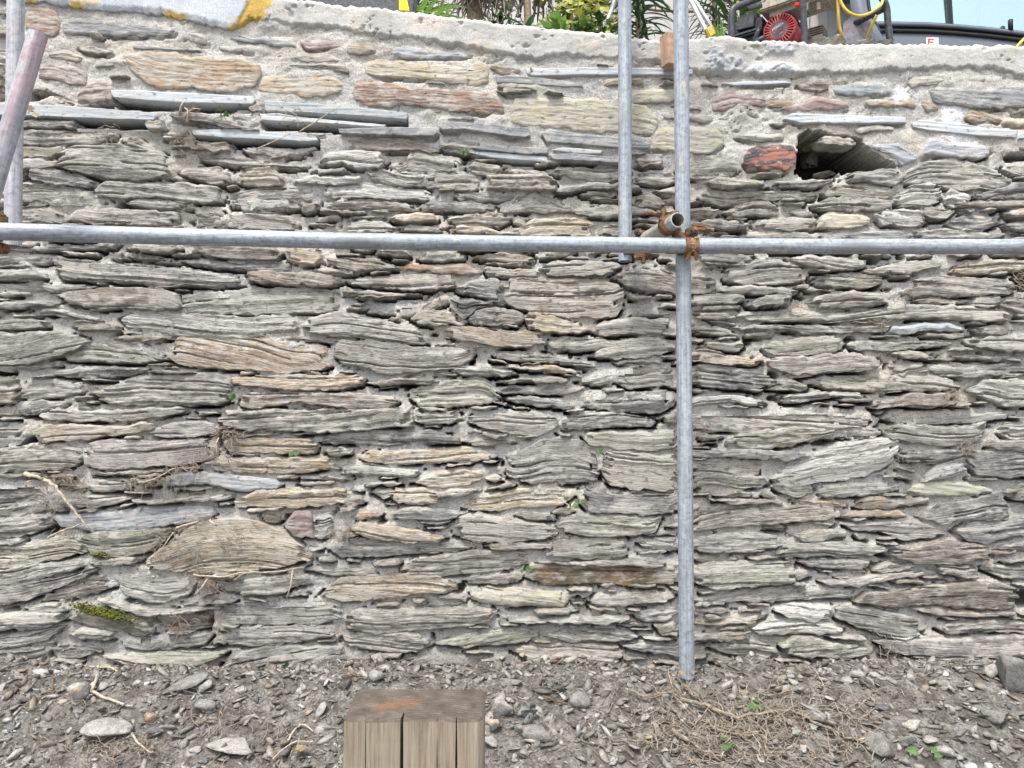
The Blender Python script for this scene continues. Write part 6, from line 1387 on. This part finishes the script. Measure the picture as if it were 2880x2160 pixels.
shrub(1618, 50, 4.3, 170, .095, .075, .055, G3, 'yellow-green leafy shrub left of the stepladder', 16, IVYSH)
shrub(1650, 5, 4.5, 70, .06, .06, .09, G3, 'upper branch of large olive leaves beside the stepladder', 6, IVYSH)
shrub(1668, 82, 4.1, 60, .05, .04, .05, G4, 'low dark green foliage at the foot of the stepladder', 6, IVYSH)
shrub(1545, 45, 4.4, 40, .05, .07, .05, G4, 'thin small-leaved plant right of the bare trunk', 8)
rosette(1572, 90, 3.95, 13, .12, .026, G1, 'light green rosette of broad pointed leaves on top of the coping', (.1, 1.3), .3)
rosette(1480, 90, 4.0, 5, .13, .016, G2, 'few bluish green leaves at the base of the bare trunk', (.1, .8), .6)
def echium(px, py0, py1, D, n, L, w_, mat, label, spread=1.):
    a = at(px, py0, D); b_ = at(px, py1, D); t = thing('spiky_plant', label, 'plant', (a.x, a.y, up_h(D)), 'plants behind the wall'); m = MB(); m.tube([(a.x, a.y, up_h(D)), a, b_], [.02, .018, .016], 10); reparent(m.build('stem', BARK), t); m = MB()
    for i in range(n):
        q = a.lerp(b_, i / n + rb.uniform(0, .03)); ribbon(m, arc(q, i * 2.4 + rb.gauss(0, .2), rb.uniform(.15, .6) * spread, L * rb.uniform(.75, 1.1), rb.uniform(.9, 1.9), 8), w_ * rb.uniform(.8, 1.1))
    reparent(m.build('leaves', mat), t)['kind'] = 'stuff'
echium(1795, 130, -160, 4.35, 120, .26, .010, G2, 'dense dark green spiky plant between the two uprights')
echium(1738, 120, -100, 4.7, 70, .16, .006, G2, 'thin wiry dark plant behind the left ladder legs')
echium(2010, 120, -160, 5.0, 150, .28, .0065, leaf_mat('wiry_dark_leaf', (.05, .065, .055), (.12, .13, .12)), 'wiry grey-green plant behind the right ladder legs')
rosette(2120, 60, 5.2, 26, .60, .022, leaf_mat('variegated_leaf', (.14, .22, .08), (.30, .36, .16)), 'tall variegated flax plant behind the black frame', (.7, 1.5), .5)
rosette(2070, 95, 4.9, 20, .40, .016, G4, 'dark flax plant behind the left frame leg', (.5, 1.5), .8)
rosette(2022, 112, 4.3, 40, .12, .003, G1, 'grassy tuft at the foot of the right ladder legs', (.6, 1.5), .5)

# stepladder
ALM = plain('ladder_aluminium', (.62, .64, .66), .35, .6, .1, 30, .1, .5); LD = 4.4; apx = at(1819, -228, LD); t = thing('stepladder', 'aluminium stepladder with a yellow foot standing behind the coping', 'ladder', (apx.x, LD, up_h(LD)))
for (xa, ya, dy, ap) in [(1693, 98, -.05, 0.), (1717, 98, .16, 0.02), (1985, 85, -.05, 0.), (2003, 80, .16, .02)]:
    b_ = at(xa, ya, LD + dy); e = Vector((apx.x + ap, LD + dy * .5, apx.z)); b2 = b_ + (b_ - e) * .07; m = MB(); m.tube([b2, b_, e], .0135, 12); reparent(m.build('stile', ALM, smooth=True), t)
for k in (.12, .38, .62, .86):
    a = at(1693, 98, LD - .05).lerp(apx, k); b_ = at(1717, 98, LD + .16).lerp(apx, k); m = MB(); m.tube([a, b_], .012, 8); reparent(m.build('tread', ALM), t)
fo = at(1998, 92, LD - .08); m = MB(); m.box(fo, (.046, .04, .062), Matrix.Rotation(R(-26), 3, 'Y'), bev=.006); o = reparent(m.build('foot', YEL), t); o['label'] = 'yellow plastic foot'
m = MB(); m.box(fo + Vector((.012, .0, -.04)), (.03, .03, .03), Matrix.Rotation(R(-26), 3, 'Y'), bev=.004); reparent(m.build('rubber_pad', plain('grey_rubber', (.3, .3, .3))), t)

# engine-driven machine in a tube frame
ED = 4.6; ec = at(2192, 84, ED); gen = thing('petrol_engine', 'dusty red and black petrol engine in a black tube frame on the terrace', 'engine', (ec.x, ec.y, up_h(ED)))
YAW = Matrix.Rotation(R(-38), 4, 'Z') @ Matrix.Rotation(R(0), 4, 'X'); ME = Matrix.Translation(ec) @ YAW        # local -y = face of the recoil cover
def epart(m, name, mat, auto=None, M=ME):
    m.v = [tuple(M @ Vector(v)) for v in m.v]; return reparent(m.build(name, mat, auto=auto), gen)
def ringxz(r, y, n=56): return [(r * math.cos(2 * math.pi * k / n), y, r * math.sin(2 * math.pi * k / n)) for k in range(n)]
def lathe_y(m, prof, n=56):
    V = [q for (r_, y) in prof for q in ringxz(r_, y, n)]; m.add(V, [(j * n + k, j * n + (k + 1) % n, (j + 1) * n + (k + 1) % n, (j + 1) * n + k) for j in range(len(prof) - 1) for k in range(n)])
m = MB(); lathe_y(m, [(.094, .004), (.090, -.006), (.096, -.010), (.101, -.004), (.103, .01), (.106, .06), (.112, .12), (.112, .16)])
for k in range(30):
    a = 2 * math.pi * k / 30; m.box(((.073) * math.cos(a), -.004, .073 * math.sin(a)), (.045, .012, .0068), Matrix.Rotation(-a, 3, 'Y'))
lathe_y(m, [(.050, .006), (.050, -.009), (.056, -.009), (.056, .006)]); cover = epart(m, 'recoil_cover', REDP, 35)
m = MB(); m.add([(0, .012, 0)] + ringxz(.1, .012), [(0, (k + 1) % 56 + 1, k + 1) for k in range(56)]); epart(m, 'dark_backing', DARK)  # black disc behind the radial bars, shade put in as colour
m = MB(); m.add([(0, -.0075, 0)] + ringxz(.0505, -.007), [(0, k + 1, (k + 1) % 56 + 1) for k in range(56)]); m.f = [q[::-1] for q in m.f]; badge = epart(m, 'badge', plain('badge_grey', (.10, .105, .115), .5, 0, .2, 40, dirt=(.3, .3, .3, .3)))
for txt, sz, zz, mt_, sh in (('HONDA', .020, .020, plain('badge_white', (.72, .72, .72), .5), .10), ('GX', .034, -.008, plain('badge_red', (.55, .05, .06), .5), .2), ('120', .015, -.032, plain('badge_silver', (.5, .5, .5), .5), .2)):
    me = text_mesh(txt, sz, .0006)
    for v in me.vertices: x_, y_ = v.co.x + sh * v.co.y, v.co.y; v.co = ME @ (Matrix.Rotation(R(-20), 4, 'Y') @ Vector((x_, -.0095 - v.co.z, y_ + zz)))
    me.materials.clear(); o = link('lettering', me, mt_); o.parent = badge
m = MB()
for row in (.028, .052, .085):
    for k in range(7):
        a = R(8 + k * 9) + (0 if row < .06 else .9); rr_ = .1085; m.box((rr_ * math.cos(a), row, rr_ * math.sin(a)), (.004, .018, .0085), Matrix.Rotation(-a, 3, 'Y'))
epart(m, 'slot_shade', DARK)  # thin black boxes on the drum, standing for the shade in its slots
m = MB(); m.box((-.205, .05, .095), (.19, .17, .145), Matrix.Rotation(R(5), 3, 'Y'), bev=.04); m.box((-.205, .05, .030), (.205, .18, .03), bev=.012); m.box((-.19, .06, -.03), (.13, .12, .13), bev=.02); epart(m, 'air_filter', BPLAS)
m = MB(); P = [(-.155, -.02, -.07), (-.14, -.035, -.03), (-.118, -.04, .012), (-.112, -.04, .022)]; m.tube(P, [.018, .017, .015, .008], 10); m.tube([(-.17, -.03, -.09), (-.13, -.045, -.055), (-.09, -.05, -.05), (-.075, -.045, -.035)], [.008, .022, .02, .008], 10); m.tube([(-.095, -.01, -.05), (-.095, -.05, -.05)], .012, 8); epart(m, 'pull_handle', BPLAS, 50)
m = MB(); m.box((.10, .10, .19), (.42, .25, .15), Matrix.Rotation(R(-3), 3, 'Y'), bev=.04); m.box((.10, .10, .150), (.44, .265, .020), bev=.009); 
for xx_, yy_ in ((.17, -.0), (.225, .03)): m.tube([(xx_, yy_, .11), (xx_ + .002, yy_, .065)], .012, 10)
epart(m, 'fuel_tank', TANK, 40)
m = MB(); m.box((.05, .25, -.03), (.17, .16, .17), bev=.02); m.box((.18, .20, -.07), (.10, .12, .09), bev=.02)
for k in range(6): m.box((.165, .24, -.03 + k * .014), (.09, .12, .005))
epart(m, 'engine_block', ALU)
m = MB(); m.box((.125, -.045, .098), (.034, .022, .024), Matrix.Rotation(R(25), 3, 'Y'), bev=.005); epart(m, 'red_switch', plain('bright_red_plastic', (.62, .02, .02), .4, 0, .08))
m = MB(); m.tube([(.150, -.03, .07), (.165, -.04, .02), (.175, -.04, -.03)], .004, 6); m.tube([(.185, -.02, .03), (.19, -.03, .09), (.20, -.02, .10), (.205, -.02, .06)], .005, 6); epart(m, 'control_cable', BLACK, 60)
hb = at(2400, 92, ED + .05); m = MB(); hx = [(-.095, -.10), (.095, -.10), (.092, .02), (.055, .075), (-.035, .08), (-.09, .03)]; m.prism(hx, .12, Matrix.Translation(hb + Vector((0, .06, 0))) @ Matrix.Rotation(R(90), 4, 'X')); reparent(m.build('dusty_housing', plain('dusty_grey_plate', (.20, .19, .215), .85, 0, .3, 40, .3, dirt=(.16, .14, .17, .6))), gen)
def ftube(pts, r=.0195):
    m = MB(); m.tube(smooth_path([at(*q) for q in pts], 5), r, 14); reparent(m.build('frame_tube', BLACK, smooth=True), gen)
gb = 3.10
ftube([(2057, 190, ED - .2), (2057, 100, ED - .2), (2057, 45, ED - .2), (2064, 24, ED - .2), (2085, 14, ED - .18), (2140, -8, ED - .12), (2260, -52, ED - .1), (2400, -70, ED - .1)])
ftube([(2264, 190, ED - .22), (2263, 100, ED - .22), (2259, 40, ED - .22), (2259, -30, ED - .22), (2262, -60, ED - .12)])
ftube([(2507, 200, ED - .15), (2503, 120, ED - .15), (2497, 60, ED - .15), (2494, 25, ED - .15), (2484, 0, ED - .15), (2455, -30, ED - .1), (2400, -60, ED - .1)])
ftube([(2492, 22, ED - .13), (2450, 42, ED - .08), (2405, 66, ED), (2370, 84, ED + .1)])
ftube([(2098, 25, ED + .4), (2120, 20, ED + .45), (2160, 5, ED + .5), (2200, -30, ED + .5)], .017)
def hose(pts, label, r=.0085):
    m = MB(); m.tube(smooth_path([at(*q) for q in pts], 6), r, 10); return tag(m.build('yellow_hose', YEL, smooth=True), label, 'hose', 'yellow hoses on the machine')
hose([(2352, -60, ED - .25), (2356, 0, ED - .25), (2358, 40, ED - .24), (2361, 75, ED - .22), (2368, 100, ED - .2), (2380, 140, ED - .1)], 'straight yellow hose hanging down beside the grey housing')
hose([(2356, -30, ED - .27), (2366, 8, ED - .27), (2385, 33, ED - .28), (2415, 45, ED - .28), (2445, 38, ED - .26), (2468, 22, ED - .25), (2480, 10, ED - .22), (2486, -20, ED - .1)], 'yellow hose looped over the bent black frame tube')
hose([(2466, 42, ED - .19), (2458, 60, ED - .17), (2448, 82, ED - .14), (2440, 104, ED - .1), (2430, 140, ED - .05)], 'short yellow hose end right of the grey housing')
hose([(2858, 134, 3.6), (2872, 118, 3.6), (2890, 100, 3.62), (2930, 60, 3.66)], 'yellow rope end at the right edge above the coping', .007)

# vehicle
VD = 6.4; VBODY = plain('dark_blue_grey_paint', (.105, .125, .155), .35, 0, .06, 3, .02, .5); RUB = plain('black_rubber', (.012, .013, .015), .5, 0, .1)
def glass_mat():
    M = Mt('tinted_glass', .03); t_ = M.t; gl = M.n('BsdfGlossy'); gl.inputs['Roughness'].default_value = .02; gl.inputs['Color'].default_value = (.68, .84, .88, 1); tr = M.n('BsdfTransparent'); tr.inputs['Color'].default_value = (.62, .80, .81, 1)
    mx = M.n('MixShader'); mx.inputs[0].default_value = .55; t_.links.new(tr.outputs[0], mx.inputs[1]); t_.links.new(gl.outputs[0], mx.inputs[2]); t_.links.new(mx.outputs[0], t_.nodes['Material Output'].inputs[0]); return M.m
GLS = glass_mat(); vx0 = at(2398, 60, VD).x; vx1 = vx0 + 4.2; veh = thing('parked_van', 'dark blue-grey van with long side windows parked on the terrace', 'van', (vx0, VD, up_h(VD)))
def vpart(m, name, mat, **k): return reparent(m.build(name, mat, **k), veh)
BL = [(2395, 62), (2450, 66), (2520, 66.5), (2600, 68), (2680, 73), (2760, 80), (2830, 88), (2880, 94), (3000, 112), (3300, 165)]
def vl(off, y=VD): return [at(x_, y_ + off, y) for x_, y_ in BL]
gz_ = up_h(VD) + .35; top = vl(0); m = MB(); n = len(top); V = []
for p in top: V += [Vector((p.x, VD, p.z)), Vector((p.x, VD - .03, p.z - .12)), Vector((p.x, VD - .05, p.z - .45)), Vector((p.x, VD, gz_)), Vector((p.x, VD + 1.75, gz_)), Vector((p.x, VD + 1.78, p.z - .4)), Vector((p.x, VD + 1.7, p.z)), Vector((p.x, VD + 1.6, p.z - .02))]
m.add(V, [(i * 8 + k, i * 8 + (k + 1) % 8, (i + 1) * 8 + (k + 1) % 8, (i + 1) * 8 + k) for i in range(n - 1) for k in range(8)] + [tuple(range(8)), tuple((n - 1) * 8 + k for k in range(8))[::-1]]); vpart(m, 'body', VBODY, auto=30)
for nm, o1, r_, mt_ in (('window_rubber', 1.5, .016, RUB), ('waist_trim', 12, .013, RUB), ('lower_trim', 26, .016, RUB)):
    m = MB(); m.tube([p + Vector((0, -.035 if o1 > 5 else -.012, 0)) for p in vl(o1)], r_, 8); vpart(m, nm, mt_, smooth=True)
m = MB(); m.tube([p + Vector((0, -.03, 0)) for p in vl(7)], .02, 8); vpart(m, 'waist_rail', VBODY, smooth=True)
rz = 5.35
def pane(xa, xb, name='window', y=VD + .005):
    a = at(xa, 60, VD).x; b_ = at(xb, 60, VD).x; za = np.interp(a, [p.x for p in top], [p.z for p in top]); zb_ = np.interp(b_, [p.x for p in top], [p.z for p in top]); m = MB(); tl = .10
    m.add([(a, y, za), (b_, y, zb_), (b_, y + tl, rz), (a, y + tl, rz), (a, y + .006, za), (b_, y + .006, zb_), (b_, y + tl + .006, rz), (a, y + tl + .006, rz)], [(0, 1, 2, 3), (7, 6, 5, 4), (0, 4, 5, 1), (1, 5, 6, 2), (2, 6, 7, 3), (3, 7, 4, 0)]); vpart(m, name, GLS)
pane(2436, 2667); pane(2677, 3010); pane(3022, 3300)
for xa, w_ in ((2672, .030), (3016, .05)): a = at(xa, 72, VD); m = MB(); m.box(Vector((a.x, VD + .03, (a.z + rz) / 2)), (w_, .04, rz - a.z + .02), Matrix.Rotation(R(-4.3), 3, 'X'), bev=.004); vpart(m, 'window_bar', RUB)
a = [at(2470, 130, VD - .05), at(2450, 96, VD - .05), at(2432, 66, VD - .02), at(2420, 40, VD), at(2414, 0, VD + .02), at(2412, -40, VD + .04), at(2416, -90, VD + .08)]
m = MB(); m.tube(smooth_path(a, 4), .065, 12); vpart(m, 'door_pillar', VBODY, smooth=True)
m = MB(); m.tube(smooth_path([p + Vector((.075, -.02, 0)) for p in a[1:]], 4), .014, 8); vpart(m, 'door_rubber', RUB, smooth=True)
m = MB(); m.box(((vx0 + vx1) / 2 + .2, VD + .9, rz + .06), (4.0, 1.7, .12), bev=.05); vpart(m, 'roof', VBODY)
for xx_ in (vx0 + .3, vx0 + 2.1, vx1): m = MB(); m.box((xx_, VD + 1.62, (top[3].z + rz) / 2), (.08, .06, rz - top[3].z + .3), bev=.01); vpart(m, 'rear_pillar', VBODY)
a = at(2842, 70, VD - .04); m = MB(); m.tube([a + Vector((0, 0, -.05)), a + Vector((0, 0, .040)), a + Vector((0, 0, .047))], [.020, .020, .014], 12); vpart(m, 'rubber_stop', RUB, smooth=True)
st = at(2622, 118, VD - .075); m = MB(); m.box(st, (.105, .004, .075), bev=.001); s_ = vpart(m, 'sticker', plain('white_sticker', (.75, .73, .73), .5)); m = MB()
m.box(st + Vector((-.012, -.004, .022)), (.05, .003, .010)); m.box(st + Vector((-.035, -.004, -.003)), (.011, .003, .05), Matrix.Rotation(R(10), 3, 'Y')); m.box(st + Vector((-.012, -.004, -.002)), (.04, .003, .009)); m.build('sticker_mark', plain('sticker_red', (.55, .06, .08), .5), s_)
for xx_ in (vx0 + .75, vx0 + 3.4):
    m = MB(); cw = Vector((xx_, VD + .1, up_h(VD) + .33)); nn = 28; prof = [(.12, .0), (.2, .0), (.22, -.02), (.30, -.02), (.33, .02), (.33, .18), (.2, .2)]
    V = [cw + Vector((r_ * math.cos(2 * math.pi * k / nn), y_, r_ * math.sin(2 * math.pi * k / nn))) for r_, y_ in prof for k in range(nn)]; m.add(V, [(j * nn + k, j * nn + (k + 1) % nn, (j + 1) * nn + (k + 1) % nn, (j + 1) * nn + k) for j in range(len(prof) - 1) for k in range(nn)]); vpart(m, 'wheel', RUB, auto=30)
